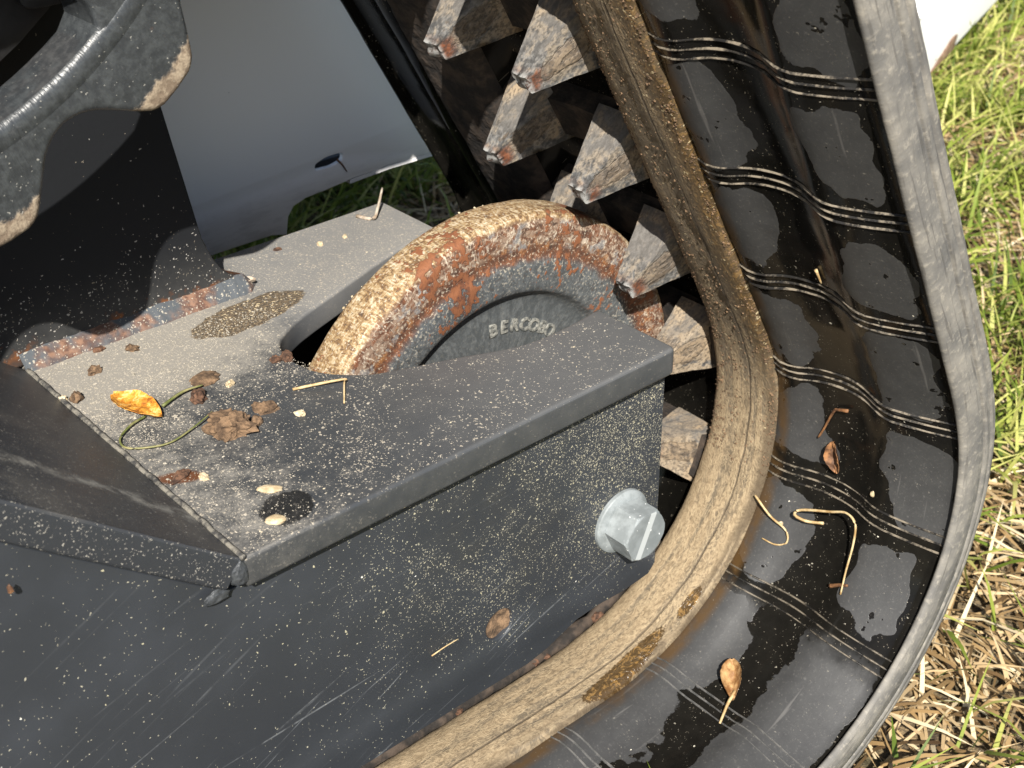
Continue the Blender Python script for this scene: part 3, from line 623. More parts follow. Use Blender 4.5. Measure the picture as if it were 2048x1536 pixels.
# ------------------------------------------------------------------ idler wheel
idler = empty('idler_wheel', (IX, YC, GROUND), 'rusty flaking idler wheel in the notch of the dark frame plate', 'idler wheel')
def curve_prof(pts, n=6): return [(p.x, p.y) for p in smooth_open([(a, b, 0) for a, b in pts], n)]
half = [(.1720, .030), (.1715, .060), (.1712, .090), (.1712, .112), (.1706, .121), (.1685, .1265), (.1645, .1300), (.1610, .1325), (.1590, .1365), (.1580, .142), (.1572, .150), (.1570, .158), (.1585, .1650), (.1580, .172), (.1572, .179), (.1570, .1870), (.1574, .1930), (.1592, .1972), (.1630, .1992), (.1690, .2000), (.1775, .2003)]
half = curve_prof(half, 3)
prof = half + [(2 * YC - y, r) for (y, r) in half[::-1][1:]]
def idisp(a, y, r):
    k = max(0, min(1, (r - .15) / .03)); v = Vector((a * r * 45, y * 45, r * 45)); v2 = Vector((a * r * 150, y * 150, r * 150))
    return k * (.0008 * mnoise.noise(v) + .0006 * abs(mnoise.noise(v2)))
lathe_y('wheel_disc', prof, IX, IZ, MT['idler'], idler, 420, idisp, False, None)
lathe_y('hub', [(.120, .0), (.120, .030), (.125, .034), (.172, .036), (.183, .036), (.230, .034), (.235, .030), (.235, 0)], IX, IZ, MT['dark'], idler, 48)
lathe_y('axle', [(.026, 0), (.026, .022), (.329, .022), (.329, 0)], IX, IZ, MT['dark'], idler, 32)
# cast letters round the web
for ch, deg in zip('BERCOBO', (89.3, 82.6, 76.1, 69.6, 63.1, 56.9, 51.0)):
    cu = bpy.data.curves.new('letter', 'FONT'); cu.body = ch; cu.size = .0150; cu.extrude = .0009; cu.bevel_depth = .0004; cu.bevel_resolution = 1; cu.align_x = 'CENTER'; cu.offset = .0003
    tmp = bpy.data.objects.new('tmp', cu); COL.objects.link(tmp); bpy.context.view_layer.update(); me = bpy.data.meshes.new_from_object(tmp.evaluated_get(bpy.context.evaluated_depsgraph_get())); bpy.data.objects.remove(tmp)
    a = math.radians(deg); rad = Vector((math.cos(a), 0, math.sin(a))); tan = Vector((math.sin(a), 0, -math.cos(a))); nrm = Vector((0, -1, 0)); o0 = Vector((IX, .1710, IZ)) + rad * .0950
    for v in me.vertices: c = v.co.copy(); v.co = o0 + tan * c.x + rad * c.y + nrm * c.z
    me.materials.clear(); me.materials.append(MT['letter']); me.name = 'letter'; link(bpy.data.objects.new('letter', me), idler)

# ------------------------------------------------------------------ track frame
frame = empty('track_frame', (-.4, YC, -.226), 'dark grey dusty steel track frame with forked top plate and bolted side', 'track frame')
TH = .022
notch = [(-.0009, .0816), (-.0395, .0775), (-.0816, .0800), (-.1306, .0990), (-.173, .1143), (-.1916, .1246), (-.2104, .1464), (-.2157, .1701), (-.2135, .1895), (-.2062, .2027), (-.1907, .2142), (-.1677, .2251), (-.1146, .2442), (-.0750, .2585), (-.035, .2690), (0, .2735)]
nl = [(p.x, p.y) for p in smooth_open([(a, b, 0) for a, b in notch], 5)]
outer = [(-.364, 0)] + fillet([(-.05, 0), (0, 0), (0, .05)], [0, .007, 0])[1:-1] + fillet([(0, .05), (nl[0][0], nl[0][1]), (nl[2][0], nl[2][1])], [0, .008, 0], 4)[1:-1] + nl[2:-1] + [(0, .2735)] + [(0, .355), (-.364, .355)]
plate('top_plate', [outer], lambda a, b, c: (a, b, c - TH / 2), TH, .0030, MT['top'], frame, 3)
SL = math.radians(39.5); ex, ez = -math.cos(SL), math.sin(SL)
plate('sloped_plate', [[(0.0, .0), (.62, .0), (.62, .289), (0.0, .289)]], lambda a, b, c: (-.3645 + ex * a + (c - TH / 2) * ez * 1.0, b, .0005 + ez * a + (c - TH / 2) * -ex * 1.0), TH, .0030, MT['slope'], frame, 3)
sb = [(.0035, -TH - .0060), (.0035, -.2060), (-.0040, -.2140), (-.0309, -.2164), (-.060, -.2150), (-.0831, -.2165), (-.1145, -.2275), (-.1351, -.2310), (-.18, -.2305), (-.2933, -.2310), (-1.30, -.2310), (-1.30, .42), (-.912, .418), (-.3960, -.0075), (-.3720, -TH - .0060)]
hole = [(-.1617 + 0.0126 * math.cos(k * PI / 14), -.1752 + .0126 * math.sin(k * PI / 14)) for k in range(28)]
plate('side_plate', [sb, hole], lambda a, b, c: (a, .0205 + c, b), .015, .0014, MT['side'], frame, 2)
plate('inboard_side_plate', [sb], lambda a, b, c: (a, .3375 + c, b), .015, .0014, MT['dark'], frame, 1)
hm = lathe_y('hole_mud', [(.0185, 0), (.0180, .003), (.0174, .006), (.0166, .009), (.0160, .0120), (.0158, .0135)], -.1617, -.1752, MT['clod'], frame, 28)
for v in hm.data.vertices: v.co.y += .0018 * mnoise.noise(v.co * 160) + .0012 * mnoise.noise(v.co * 420)
# vertical bracket plate standing on the deck
br = [(-.90, .0), (-.90, .95), (-.05, .95), (-.05, .30), (-.10, .262), (-.243, .236), (-.229, .163), (-.211, .052), (-.205, .034), (-.197, .020), (-.186, .010), (-.172, .0025), (-.170, .0)]  # upper flare is added, out of view, to block sun from the side panel
plate('bracket_plate', [br], lambda a, b, c: (a, .3035 + c, b), .020, .0016, MT['bracket'], frame, 2)
plate('sun_block_plate', [fillet([(-.34, .262), (-.086, .262), (-.16, .62), (-.34, .62)], .01, 3)], lambda a, b, c: (a, .236 + c, b), .008, .001, MT['dark'], frame, 1)  # added plate out of view, keeps direct sun off the side panel
plate('sun_block_rib', [[(-.335, .27), (-.325, .27), (-.325, .61), (-.335, .61)]], lambda a, b, c: (a, .267 + c, b), .056, .001, MT['dark'], frame, 1)  # joins the added sun blocking plate to the bracket
# fillet weld along the bracket foot, with ripples
vs_, fs = [], []; N = 150
for i in range(N + 1):
    x = -.3655 + (.3655 - .172) * i / N; sz = .0125 + .0014 * mnoise.noise(Vector((x * 45, 0, 0)))
    if i > N - 8: sz *= (N - i + 1) / 9 + .15
    for k in range(6):
        a = k / 5; q = math.sin(a * PI) * .0008 + .0006 * mnoise.noise(Vector((x * 200, a * 3, 0)))
        vs_.append((x, .2945 - sz * (1 - a) - q, sz * a - .0008 + q))
for i in range(N):
    for k in range(5): a = i * 6 + k; fs.append((a, a + 1, a + 7, a + 6))
mobj('weld_bead', vs_, fs, MT['weld'], frame, True)
# welded seam across the bend and the blob where the two plate edges meet
pts = [(-.3640 + .0012 * mnoise.noise(Vector((y * 80, 0, 2))), y, .0008 + .0005 * mnoise.noise(Vector((y * 120, 3, 2)))) for y in [i * .289 / 90 for i in range(91)]]
tube('seam_bead', pts, [.0019 + .0003 * mnoise.noise(Vector((i * .4, 0, 0))) for i in range(91)], MT['dust'], frame, 8)
MT['paintplain'] = m_simple('weld_paint', (.024, .027, .031), (.05, .054, .058), 120, .5, .6, .002)
rock('corner_weld', (-.3675, .0020, -.0150), (.0060, .0045, .0110), MT['paintplain'], 2.7, frame, 3, .25)
rock('corner_weld', (-.3800, .0085, -.0270), (.0090, .0018, .0050), MT['paintplain'], 5.1, frame, 3, .25)
# flanged hexagon bolt on the idler axle
BX, BZ, BY = -.0395, -.1420, .0132
bolt = lathe_y('bolt', [(BY + .002, 0.0), (BY + .002, .0268), (BY - .0028, .0268), (BY - .0038, .0262), (BY - .0052, .0235), (BY - .0058, .0215), (BY - .0058, 0)], BX, BZ, MT['zinc'], frame, 64, None, False, 30)
vs_, fs = [], []; NS = 72
def hexr(a, r): a = (a + PI / 6) % (PI / 3) - PI / 6; return r * math.cos(PI / 6) / math.cos(a)
lev = [(BY - .004, 1.0, 9), (BY - .0262, 1.0, 9), (BY - .0272, 1.0, .0212), (BY - .0284, 1.0, .0198), (BY - .0285, 1, .0190)]
for (y, k, cap) in lev:
    for i in range(NS): a = 2 * PI * i / NS; r = min(hexr(a + .62, .0222), cap if cap < 1 else 9); vs_.append((BX + r * math.cos(a), y, BZ + r * math.sin(a)))
for l in range(len(lev) - 1):
    for i in range(NS): j = (i + 1) % NS; fs.append((l * NS + i, l * NS + j, (l + 1) * NS + j, (l + 1) * NS + i))
fs.append(tuple((len(lev) - 1) * NS + i for i in range(NS)))
hd = mobj('hex_head', vs_, fs, MT['zinc'], bolt, False)

# ------------------------------------------------------------------ sprocket
spr = empty('drive_sprocket', (SPX, YC, SPZ - .305), 'dark grey drive sprocket with mud caked rounded teeth above the bracket', 'sprocket')
NT = 15; SPH = math.radians(-49.8)
TOOTH = [(0, .3200), (2.4, .3195), (3.6, .3165), (4.6, .3105), (5.6, .3040), (6.8, .2965), (8.0, .2895), (9.4, .2845), (10.8, .2820), (12, .2812)]
def tooth_r(deg):
    for (a, ra), (b, rb) in zip(TOOTH, TOOTH[1:]):
        if a <= deg <= b: return ra + (rb - ra) * (deg - a) / (b - a)
    return TOOTH[-1][1]
def tooth_outline():
    out = []
    for i in range(NT * 32):
        dg = (i / 32 % 1) * 24 - 12; r = tooth_r(abs(dg)); a = SPH + math.radians((i // 32) * 24 + dg)
        out.append((SPX + r * math.cos(a), SPZ + r * math.sin(a)))
    return out
wins = []
NW = 6
for k in range(NW):
    a0 = math.radians(-72.5) + 2 * PI * k / NW; hw_ = math.radians(23.5); ri, ro = .150, .2590
    ptsw = [(ro, -hw_ + .075)] + [(ro, -hw_ + .075 + (2 * hw_ - .15) * q / 14) for q in range(1, 15)] + [(ro - .004, hw_ - .03), (ro - .014, hw_ - .006), (ro - .026, hw_), (ri + .02, hw_ - .03), (ri + .006, hw_ - .07), (ri, hw_ - .15)] + [(ri, -hw_ + .15), (ri + .006, -hw_ + .07), (ri + .02, -hw_ + .03), (ro - .026, -hw_), (ro - .014, -hw_ + .006), (ro - .004, -hw_ + .03)]
    wins.append([(SPX + r * math.cos(a0 + q), SPZ + r * math.sin(a0 + q)) for r, q in ptsw])
plate('tooth_ring', [tooth_outline()] + wins, lambda a, b, c: (a, YC + c, b), .046, .0050, MT['sprocket'], spr, 4)
lathe_y('ridge', [(.1560, .2740), (.1549, .2715), (.1538, .2680), (.1533, .2645), (.1537, .2610), (.1548, .2580), (.1570, .2565)], SPX, SPZ, MT['sprocket'], spr, 200)
motor = empty('drive_motor', (SPX, .26, SPZ - .2), 'black drive motor behind the sprocket windows', 'motor')
lathe_y('housing', [(.2380, 0), (.2380, .262), (.240, .268), (.285, .268), (.292, .20), (.292, 0)], SPX, SPZ, MT['dark'], motor, 64)
for k in range(9):
    a = math.radians(-50) + 2 * PI * k / 9; cx, cz = SPX + .208 * math.cos(a), SPZ + .208 * math.sin(a)
    lathe_y('plug', [(.240, .024), (.232, .024), (.2295, .0215), (.2295, .018), (.2315, .016), (.2315, 0)], cx, cz, MT['dark'], motor, 40)

# ------------------------------------------------------------------ machine side panel beyond the track
panel = empty('machine_side_panel', (-.2, .505, -.09), 'shaded pale grey sheet metal machine panel with slot, beyond the track', 'panel')
pl = [(.0300, .28), (.0971, .1299), (.134, .0585), (.1622, -.0002), (.1798, -.0428), (.1147, -.0414), (.0647, -.0435), (.0350, -.0462), (.0120, -.0475), (-.0030, -.0520), (-.0100, -.0610), (-.0135, -.0790), (-.030, -.0745), (-.0881, -.074), (-.9, -.074), (-.9, .95), (-.24, .95)]
slot = fillet([(.0255, -.0225), (.0255, -.0165), (.0390, -.0125), (.0585, -.0125), (.0585, -.0205), (.0440, -.0235)], .004, 4)
plate('panel_sheet', [pl, slot], lambda a, b, c: (a, .503 + c + .03 * max(0, (b - .0)) ** 1.5 * .3, b), .006, .0012, MT['panel'], panel, 2)
vs_, fs = [], []
lipp = [(.1798, -.0440), (.1147, -.0426), (.0647, -.0447)]
for (x, z) in lipp: vs_ += [(x, .500, z + .0012), (x, .500, z - .0028), (x, .512, z - .0034), (x, .512, z + .0008)]
for i in range(2):
    for k in range(4): a = i * 4 + k; b = i * 4 + (k + 1) % 4; fs.append((a, b, b + 4, a + 4))
mobj('hem', vs_, fs, MT['panel'], panel)
tube('grass_wisp', [(.050, .498, -.017), (.053, .494, -.022), (.0565, .492, -.030)], [.0012, .0010, .0005], MT['brown'], panel, 5)
plate('machine_floor', [[(-.9, .5075), (.10, .5075), (.62, .86), (.62, 1.9), (-.9, 1.9)]], lambda a, b, c: (a, b, -.028 + c), .02, .002, MT['dark'], panel, 1)  # belly outline stretched so that it shades the grass beyond

# ------------------------------------------------------------------ white attachment in front of the track
att = empty('white_attachment', (1.75, .90, GROUND), 'glossy white steel plate with scraped corner lying low over the grass', 'machine part')
d0 = Vector((1.545, .790, -.360)); du = Vector((.945, .327, 0)).normalized(); dn = Vector((-du.y, du.x, 0))
al = fillet([(0, 0), (1.7, .0), (1.7, .9), (-.22, .9), (-.22, .16), (-.06, .02)], [.04, .02, .02, .02, .08, .05], 5)
plate('white_plate', [al], lambda a, b, c: tuple(d0 + du * a + Vector((0, 0, b)) + dn * (c + .025)), .05, .010, MT['white'], att, 3)
tube('rolled_rim', [tuple(d0 + du * (-.14 + .02 * i) + Vector((0, 0, .16 + .20 * (i / 20) ** 1.3)) - dn * .002) for i in range(21)], .012, MT['white'], att, 10)
plate('worn_corner', [fillet([(.03, .006), (.20, .004), (.22, .030), (.18, .034)], .006, 3)], lambda a, b, c: tuple(d0 + du * a + Vector((0, 0, b)) + dn * (c - .0005)), .004, .001, MT['rustwhite'], att, 1)
plate('worn_patch', [fillet([(-.20, .28), (-.02, .30), (.02, .42), (-.20, .42)], .03, 3)], lambda a, b, c: tuple(d0 + du * a + Vector((0, 0, b)) + dn * (c - .0005)), .004, .001, MT['rustwhite'], att, 1)

# ------------------------------------------------------------------ litter on the deck
def drop(name, pts, rad, mat, label, cat, group=None, sides=6, n=5):
    P = smooth_open(pts, n); o = tube(name, P, [rad * (1 - .45 * i / (len(P) - 1)) for i in range(len(P))], mat, None, sides, .08); return tag(o, label, cat, group)
def leaf_mesh(name, base, tip, width, mat, label, curl=.3, lift=.004, up=Vector((0, 0, 1)), seed=0.0, cat='leaf'):
    base, tip = Vector(base), Vector(tip); d = tip - base; L = d.length; d.normalize(); side = up.cross(d).normalized(); vs_, fs = [], []; A, B = 22, 10
    for top in (0, 1):
        for i in range(A + 1):
            q = i / A; wd = width * math.sin(PI * min(1, q * .97 + .02)) ** .8 * (1 - .25 * q) + .0004
            for j in range(B + 1):
                s_ = j / B * 2 - 1; e = wd * s_ * (1 + .10 * mnoise.noise(Vector((q * 14, s_ * 2 + seed, 3))) * abs(s_))
                hgt = lift + curl * abs(s_) ** 1.7 * wd + .0022 * mnoise.noise(Vector((q * 5 + seed, s_ * 2, 0))) + .3 * curl * L * (q - .5) ** 2 * .5 - (.0007 if top == 0 else 0) + .0006 * abs(math.sin(q * 24 + abs(s_) * 3)) * (1 - abs(s_)) * .6
                vs_.append(base + d * (L * q) + side * e + up * hgt)
    M_ = (A + 1) * (B + 1)
    for top in (0, 1):
        for i in range(A):
            for j in range(B):
                a = top * M_ + i * (B + 1) + j; f = (a, a + 1, a + B + 2, a + B + 1); fs.append(f if top else f[::-1])
    ring = [i * (B + 1) for i in range(A + 1)] + [A * (B + 1) + j for j in range(1, B + 1)] + [i * (B + 1) + B for i in range(A - 1, -1, -1)] + list(range(B - 1, 0, -1))
    for a, b in zip(ring, ring[1:] + ring[:1]): fs.append((a, b, b + M_, a + M_))
    return tag(mobj(name, vs_, fs, mat, None, True), label, cat)
leaf_mesh('fallen_leaf', (-.3365, .2110, .0), (-.3255, .1640, .0), .0118, MT['leaf'], 'curled yellow and orange leaf lying on the dusty deck plate', .35, .003)
drop('plant_stem', [(-.3183, .1752, .003), (-.2994, .1815, .0035), (-.2841, .1810, .003)], .0012, MT['green'], 'short straight green stem beside the yellow leaf', 'stem')
drop('plant_stem', [(-.3326, .1729, .002), (-.3455, .1681, .003), (-.3584, .1587, .0025), (-.3602, .1471, .002), (-.3487, .1367, .0025), (-.3342, .1336, .002), (-.3129, .1385, .0035), (-.2985, .1437, .005)], .0009, MT['green'], 'long thin hooked green stem curling out from under the yellow leaf', 'stem', None, 6, 7)
tag(rock('mud_clod', (-.2985, .1215, 0), (.0150, .0105, .0100), MT['clod'], 1.3, None, 4, .55, rot=-.55), 'largest flat angular brown mud clod on the dusty deck plate', 'mud clod')
cl = [((-.3295, .2518), (.006, .0045, .0038), 'clod', 'small brown mud clod beside the rusty weld at the bracket foot'),
      ((-.3556, .2259), (.006, .005, .004), 'clod', 'small tan mud clod near the dusty seam beyond the yellow leaf'),
      ((-.2943, .2629), (.0055, .004, .003), 'clod', 'small brown mud clod between bracket weld and damp dirt patch'),
      ((-.2771, .1903), (.0125, .0095, .0022), 'clod', 'flat crumbling mud splat at the end of the short green stem'),
      ((-.2941, .1701), (.0085, .0065, .005), 'clod_dark', 'dark reddish mud crumb between the green stem and the big clod'),
      ((-.2674, .1286), (.0095, .0065, .004), 'clod', 'crumbly mud clod just behind the largest clod'),
      ((-.2805, .1172), (.0050, .0042, .0035), 'clod', 'round mud crumb touching the corner of the largest clod'),
      ((-.2180, .1765), (.0075, .0050, .0040), 'clod_dark', 'dark mud crumb on the rim of the deck notch'),
      ((-.2261, .1790), (.0055, .0040, .0030), 'clod_dark', 'smaller dark mud crumb next to the one on the notch rim'),
      ((-.3501, .0969), (.0100, .0045, .0022), 'clod_dark', 'flat dark brown flake near the deck seam'),
      ((-.3389, .0868), (.0050, .0036, .0018), 'seed', 'small orange tan flake beside the dark brown flake'),
      ((-.3672 + .004, .2321), (.0040, .0032, .0022), 'seed', 'pale tan crumb lying against the dusty seam'),
      ((-.2677, .1727), (.0040, .0034, .0026), 'bark', 'whitish crumb right of the crumbling mud splat'),
      ((-.0929, .3172), (.0034, .0030, .0020), 'bark', 'white crumb on the clean inboard prong of the deck'),
      ((-.1243, .3331), (.0042, .0026, .0016), 'clod_dark', 'thin rusty flake on the inboard prong of the deck'),
      ((-.0690, .3151), (.0030, .0026, .0018), 'bark', 'tiny pale crumb near the tip of the inboard prong'),
      ((-.2530, .1080), (.0042, .0034, .0020), 'bark', 'pale flat chip between big clod and deck edge'),
      ((-.3130, .2905 - .012), (.0050, .0030, .0022), 'clod_dark', 'rust brown scab beside the bracket weld')]
for i, (p, s_, mm, lb) in enumerate(cl): tag(rock('mud_crumb', (p[0], p[1], -.0004), (s_[0] * .82, s_[1] * .82, s_[2] * 1.15), MT['seed' if mm == 'bark' else mm], 10 + i * 1.7, None, 3, .5, rot=i * 1.1), lb, 'crumb', 'crumbs on the deck plate')
tag(rock('seed_husk', (-.3155, .0477, 0), (.0078, .0040, .0018), MT['seed'], 31.0, None, 3, .15, rot=-.75), 'pale oval seed husk behind the dark water stain', 'seed')
tag(rock('seed_husk', (-.3303, .0183, 0), (.0062, .0044, .0024), MT['seed'], 33.0, None, 3, .15, rot=-.6), 'cream oval seed lying in the dark water stain', 'seed')
drop('straw_piece', [(-.2399, .1363, .0015), (-.2245, .1286, .0030), (-.2081, .1191, .0045), (-.2105, .1165, .0040), (-.2242, .0975, .0016)], .0011, MT['straw'], 'bent tan straw on the deck below the notch', 'straw')
drop('bark_twig', [(-.0374, .3420, .001), (-.0313, .3264, .002), (-.0218, .3320, .007), (-.0050, .3470, .016)], .0019, MT['bark'], 'knobbly pale twig standing at the tip of the inboard prong', 'twig')
leaf_mesh('bark_flake', (-.1985, .3050, .0015), (-.1720, .2900, .0015), .0065, MT['bark'], 'pale curled bark flake at the foot of the bracket plate', .5, .003, cat='bark')
drop('straw_piece', [(-.2253, .0120, -.1664), (-.2138, .0110, -.1640), (-.2011, .0120, -.1650)], .0006, MT['straw'], 'thin straw stuck to the side plate by the drilled hole', 'straw')
tag(rock('chip', (-.4923, .0068, .0430), (.0016, .0014, .0032), MT['brown'], 44.0, None, 2, .3), 'small orange chip stuck on the side plate below the sloped plate', 'chip')

# ------------------------------------------------------------------ litter on the belt
def ang_t(deg): return (math.radians(deg) - A1) * R0
def on_belt(deg, y, lift):
    t_ = ang_t(deg); h = .0065
    for (ya, ha), (yb, hb) in zip(inner, inner[1:]):
        if yb <= y <= ya: h = ha + (hb - ha) * (ya - y) / max(1e-6, ya - yb)
    return bpt(t_, y, h + lift)
def bl(l, lift): return [tuple(on_belt(a, y, lift[i] if isinstance(lift, list) else lift)) for i, (a, y) in enumerate(l)]
drop('straw_loop', bl([(-19.5, -.0434), (-20.8, -.0294), (-20.1, -.0204), (-17.9, -.0256), (-14.6, -.0504), (-12.4, -.0659), (-13.8, -.0773), (-19.6, -.0794), (-27.0, -.0801), (-33.3, -.0832)], [.006, .009, .013, .014, .015, .015, .013, .009, .005, .002]), .0014, MT['straw'], 'looped pale straw arching over wet rubber, ending in a dry pad', 'straw', None, 6, 6)
drop('straw_hook', bl([(-20.6, .0205), (-23.9, .0014), (-25.9, -.0138), (-28.9, -.0175), (-30.7, -.0098), (-30.8, .0023)], [.010, .006, .004, .002, .002, .002]), .0011, MT['straw'], 'thin hooked straw at the edge of the muddy roller path', 'straw', None, 6, 6)
drop('twig_bit', bl([(-33.0, -.0700), (-31.5, -.0780), (-30.4, -.0860)], .0025), .0020, MT['brown'], 'short red brown twig bit beside the looped straw', 'twig')
drop('bent_twig', bl([(13.5, -.0460), (12.6, -.0370), (11.5, -.0325), (5.0, -.0240), (2.0, -.0200)], .0025), .0016, MT['brown'], 'bent brown twig lying on wet rubber between two ribs', 'twig')
NB = lambda deg: Vector((-math.cos(math.radians(deg)), 0, -math.sin(math.radians(deg))))
b0, b1 = on_belt(-66.0, -.034, 0), on_belt(-69, -.058, 0)
leaf_mesh('curled_leaf', on_belt(-62.5, -.0330, .002), on_belt(-71.0, -.0575, .002), .0095, MT['dryleaf'], 'curled dry brown leaf with a long stalk on the wet rubber', 1.1, .005, NB(-67), 2.0)
drop('leaf_stalk', [tuple(on_belt(-69.0, -.0540, .009)), tuple(on_belt(-72.5, -.0560, .008)), tuple(on_belt(-77.6, -.0608, .002))], .0018, MT['straw'], 'tan stalk below the curled dry leaf', 'stalk')
leaf_mesh('dead_leaf', on_belt(2.8, -.0345, .001), on_belt(-5.2, -.0430, .001), .0075, MT['brown'], 'small folded dead leaf stuck on the wet rubber', 1.0, .003, NB(0), 5.0)
pt_ = on_belt(27.5, -.046, .001)
drop('straw_chip', [tuple(bpt(.118, -.0520, .0085)), tuple(bpt(.104, -.0535, .0090))], .0013, MT['straw'], 'single straight straw chip high on the black wet belt', 'straw')
tag(rock('pale_flake', tuple(on_belt(-6.2, -.0790, .0)), (.0024, .0022, .0030), MT['seed'], 55.0, None, 2, .3), 'cream flake at the bead between hollow and outer flank of the belt', 'flake')
tag(rock('pale_flake', tuple(on_belt(-25.2, -.0065, .0)), (.0026, .0024, .0018), MT['seed'], 57.0, None, 2, .3), 'cream seed flake inside the hooked straw on the belt', 'flake')
# mud packed between frame and belt, and under the bolt
for i in range(6):
    t_ = -.30 - rnd.random() * .50
    p = bpt(t_, .1015 + rnd.uniform(-.003, .014), .004); q = rnd.uniform(.4, 1.0)
    rock('packed_mud', tuple(p), (.008 * q, .007 * q, .006 * q), MT['clod_dark'], 70 + i, track, 2, .5, rot=i)

mp = [(-.31 - .012 * i) for i in range(60)]
pm = tube('packed_mud', [tuple(bpt(q, .1060 + .003 * mnoise.noise(Vector((q * 60, 1, 0))), .004 + .003 * mnoise.noise(Vector((q * 45, 5, 0))))) for q in mp], [.0070 + .0045 * mnoise.noise(Vector((q * 90, 0, 3))) for q in mp], MT['core'], track, 9, .25)
# grit: fine grains lying on the deck
def grains(name, pts, mat, label, parent=None):
    vs_, fs = [], []
    for (p, s_, nr) in pts:
        u = nr.orthogonal().normalized(); v = nr.cross(u); a = rnd.uniform(0, 6.28); U = (u * math.cos(a) + v * math.sin(a)) * s_ * rnd.uniform(.8, 1.7); V = (v * math.cos(a) - u * math.sin(a)) * s_; Wn = nr * s_ * rnd.uniform(.4, .9); b = len(vs_)
        vs_ += [p + U, p + V * rnd.uniform(.6, 1), p - U * rnd.uniform(.6, 1), p - V, p + Wn, ]
        fs += [(b, b + 1, b + 4), (b + 1, b + 2, b + 4), (b + 2, b + 3, b + 4), (b + 3, b, b + 4)]
    o = mobj(name, vs_, fs, mat, parent); return tag(o, label, 'grit' if label else None, kind='stuff')
def in_notch(x, y):
    if x < -.213: return False
    half_ = .098 if x > -.08 else .098 - (.098 - .055) * ((-.08 - x) / .11) if x > -.19 else .055 * max(0, (x + .213) / .023) ** .5
    return abs(y - YC) < half_ + .004
G1 = []; tries = 0
while len(G1) < 9500 and tries < 200000:
    tries += 1; x, y = rnd.uniform(-.362, -.003), rnd.uniform(.003, .352)
    if in_notch(x, y) or (y > .2935 and x < -.17): continue
    dd = .055 + .75 * max(0, min(1, (-x - .10) / .22)) * max(.35, min(1, (y - .02) / .22)); dd *= .10 + 1.6 * max(0, .5 + .7 * mnoise.noise(Vector((x * 22, y * 22, 5))) + .5 * mnoise.noise(Vector((x * 90, y * 90, 8)))) ** 2
    if x > -.16 and y > .24: dd *= .22
    if rnd.random() > dd: continue
    s_ = .00025 + .00055 * rnd.random() ** 3
    if rnd.random() < .012: s_ *= 2.4
    G1.append((Vector((x, y, .0001)), s_, Vector((0, 0, 1))))
grains('grit', G1, MT['grit'], 'cream grit scattered over the dusty dark deck plate')
G2 = []
for i in range(2600):
    t_ = rnd.uniform(-.16, .38); y = rnd.choice((rnd.gauss(.085, .007), rnd.uniform(.024, .092), rnd.gauss(.022, .002)))
    if not .0205 < y < .0975: continue
    h = .0
    for (ya, ha), (yb, hb) in zip(pp, pp[1:]):
        if yb <= y <= ya: h = ha + (hb - ha) * (ya - y) / max(1e-6, ya - yb)
    p, a = belt(t_); G2.append((bpt(t_, y, h), .0005 + .0011 * rnd.random() ** 2, Vector((-math.cos(a), 0, -math.sin(a)))))
grains('mud_grains', G2, MT['clod'], None, track)
G3 = []
for i in range(500):
    a = rnd.uniform(-.4, 3.4); y = rnd.uniform(.160, .196); r = .1988 if y > .168 else .1955
    G3.append((Vector((IX + r * math.cos(a), y, IZ + r * math.sin(a))), .0004 + .0010 * rnd.random() ** 2, Vector((math.cos(a), 0, math.sin(a)))))
grains('flaking_scale', G3, MT['seed'], None, idler)
G4 = []
for i in range(1300):
    k = rnd.randrange(NT); dg = max(-7, min(7, rnd.gauss(0, 3.2))); a = SPH + math.radians(24 * k + dg); rr_ = tooth_r(abs(dg)) - .0006; yy_ = rnd.uniform(.172, .190)
    G4.append((Vector((SPX + rr_ * math.cos(a), yy_, SPZ + rr_ * math.sin(a))), .0007 + .0016 * rnd.random() ** 2, Vector((math.cos(a), 0, math.sin(a)))))
grains('caked_grit', G4, MT['bark'], None, spr)

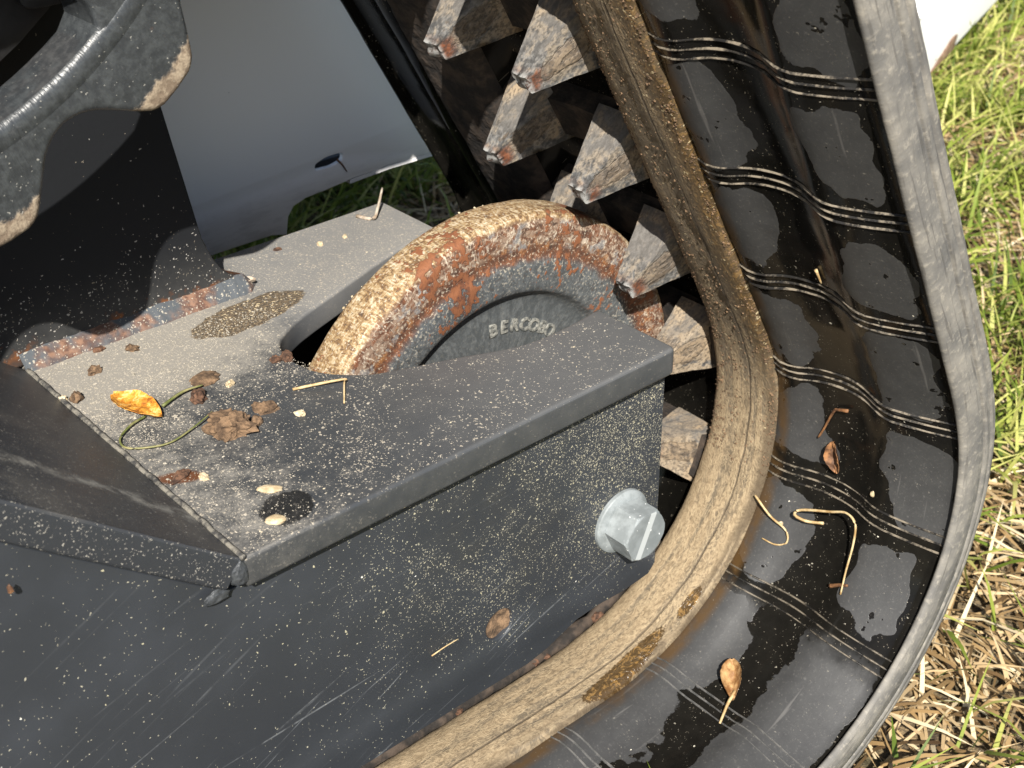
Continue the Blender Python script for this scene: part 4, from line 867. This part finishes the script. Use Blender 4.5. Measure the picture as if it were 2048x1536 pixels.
# ------------------------------------------------------------------ grass
MT['grass_green'] = m_grass('grass_green', [(0, (.05, .085, .012)), (.4, (.17, .23, .028)), (.75, (.32, .35, .07)), (1, (.50, .48, .16))], .3)
MT['grass_dry'] = m_grass('grass_dry', [(0, (.08, .045, .018)), (.4, (.30, .195, .085)), (.75, (.50, .365, .20)), (1, (.68, .57, .37))], .15)
def blades(name, mat, label, count, region, lmin, lmax, wd, lean, dens):
    vs_, fs, tone = [], [], []; made = 0; guard = 0
    while made < count and guard < count * 14:
        guard += 1; x = rnd.uniform(region[0], region[1]); y = rnd.uniform(region[2], region[3])
        if -1.7 < x < .16 and -.12 < y < .46: continue
        if rnd.random() > dens(x, y): continue
        L = rnd.uniform(lmin, lmax); a = rnd.uniform(0, 2 * PI); le = rnd.uniform(*lean); d = Vector((math.cos(a), math.sin(a), 0)); sd = Vector((-d.y, d.x, 0)) * wd * rnd.uniform(.5, 1.25)
        p = Vector((x, y, GROUND - .006 + rnd.uniform(0, .012))); b = len(vs_); bend = rnd.uniform(.2, 1.1); tn = rnd.random(); twist = rnd.uniform(-.6, .6)
        for i in range(4):
            q = i / 3; th_ = le + bend * q * .8
            pos = p + d * (L * q * math.sin(th_)) + Vector((0, 0, max(.001, L * q * math.cos(th_)))) + sd * (twist * q * 3)
            wq = (1 - q) ** .6 if i < 3 else 0
            if i < 3: vs_ += [pos - sd * wq, pos + sd * wq + Vector((0, 0, wd * .4))]; tone += [min(1, max(0, tn + .15 * q))] * 2
            else: vs_.append(pos); tone.append(min(1, tn + .2))
        fs += [(b, b + 1, b + 3, b + 2), (b + 2, b + 3, b + 5, b + 4), (b + 4, b + 5, b + 6)]; made += 1
    o = mobj(name, vs_, fs, mat, None, True); at = o.data.attributes.new('tone', 'FLOAT', 'POINT'); at.data.foreach_set('value', tone)
    return tag(o, label, 'grass', kind='stuff')
gn = lambda x, y, s_=4.0, z=0: .5 + .5 * mnoise.noise(Vector((x * s_, y * s_, z)))
green = lambda x, y: min(1, max(.05, (gn(x, y, 4.5, 2) - .34) * 3.0)) * (1 if x > .45 else .85)
dry = lambda x, y: min(1, max(.15, 1.25 - (gn(x, y, 4.5, 2) - .30) * 2.2))
near = (-.10, 2.7, -.75, 1.7)
blades('green_grass', MT['grass_green'], 'bright green grass blades growing beside the track', 26000, near, .05, .15, .0032, (.15, 1.05), green)
blades('dry_grass', MT['grass_dry'], 'dry straw coloured grass lying between the green blades', 36000, near, .04, .13, .0024, (.95, 1.55), dry)
far = lambda x, y: 0 if (near[0] < x < near[1] and near[2] < y < near[3]) else 1
blades('far_green_grass', MT['grass_green'], 'outlying green lawn grass away from the track', 12000, (-3, 6, -3, 5), .08, .2, .006, (.2, 1.1), far)
blades('far_dry_grass', MT['grass_dry'], 'outlying dry grass away from the track', 12000, (-3, 6, -3, 5), .08, .2, .005, (.9, 1.5), far)
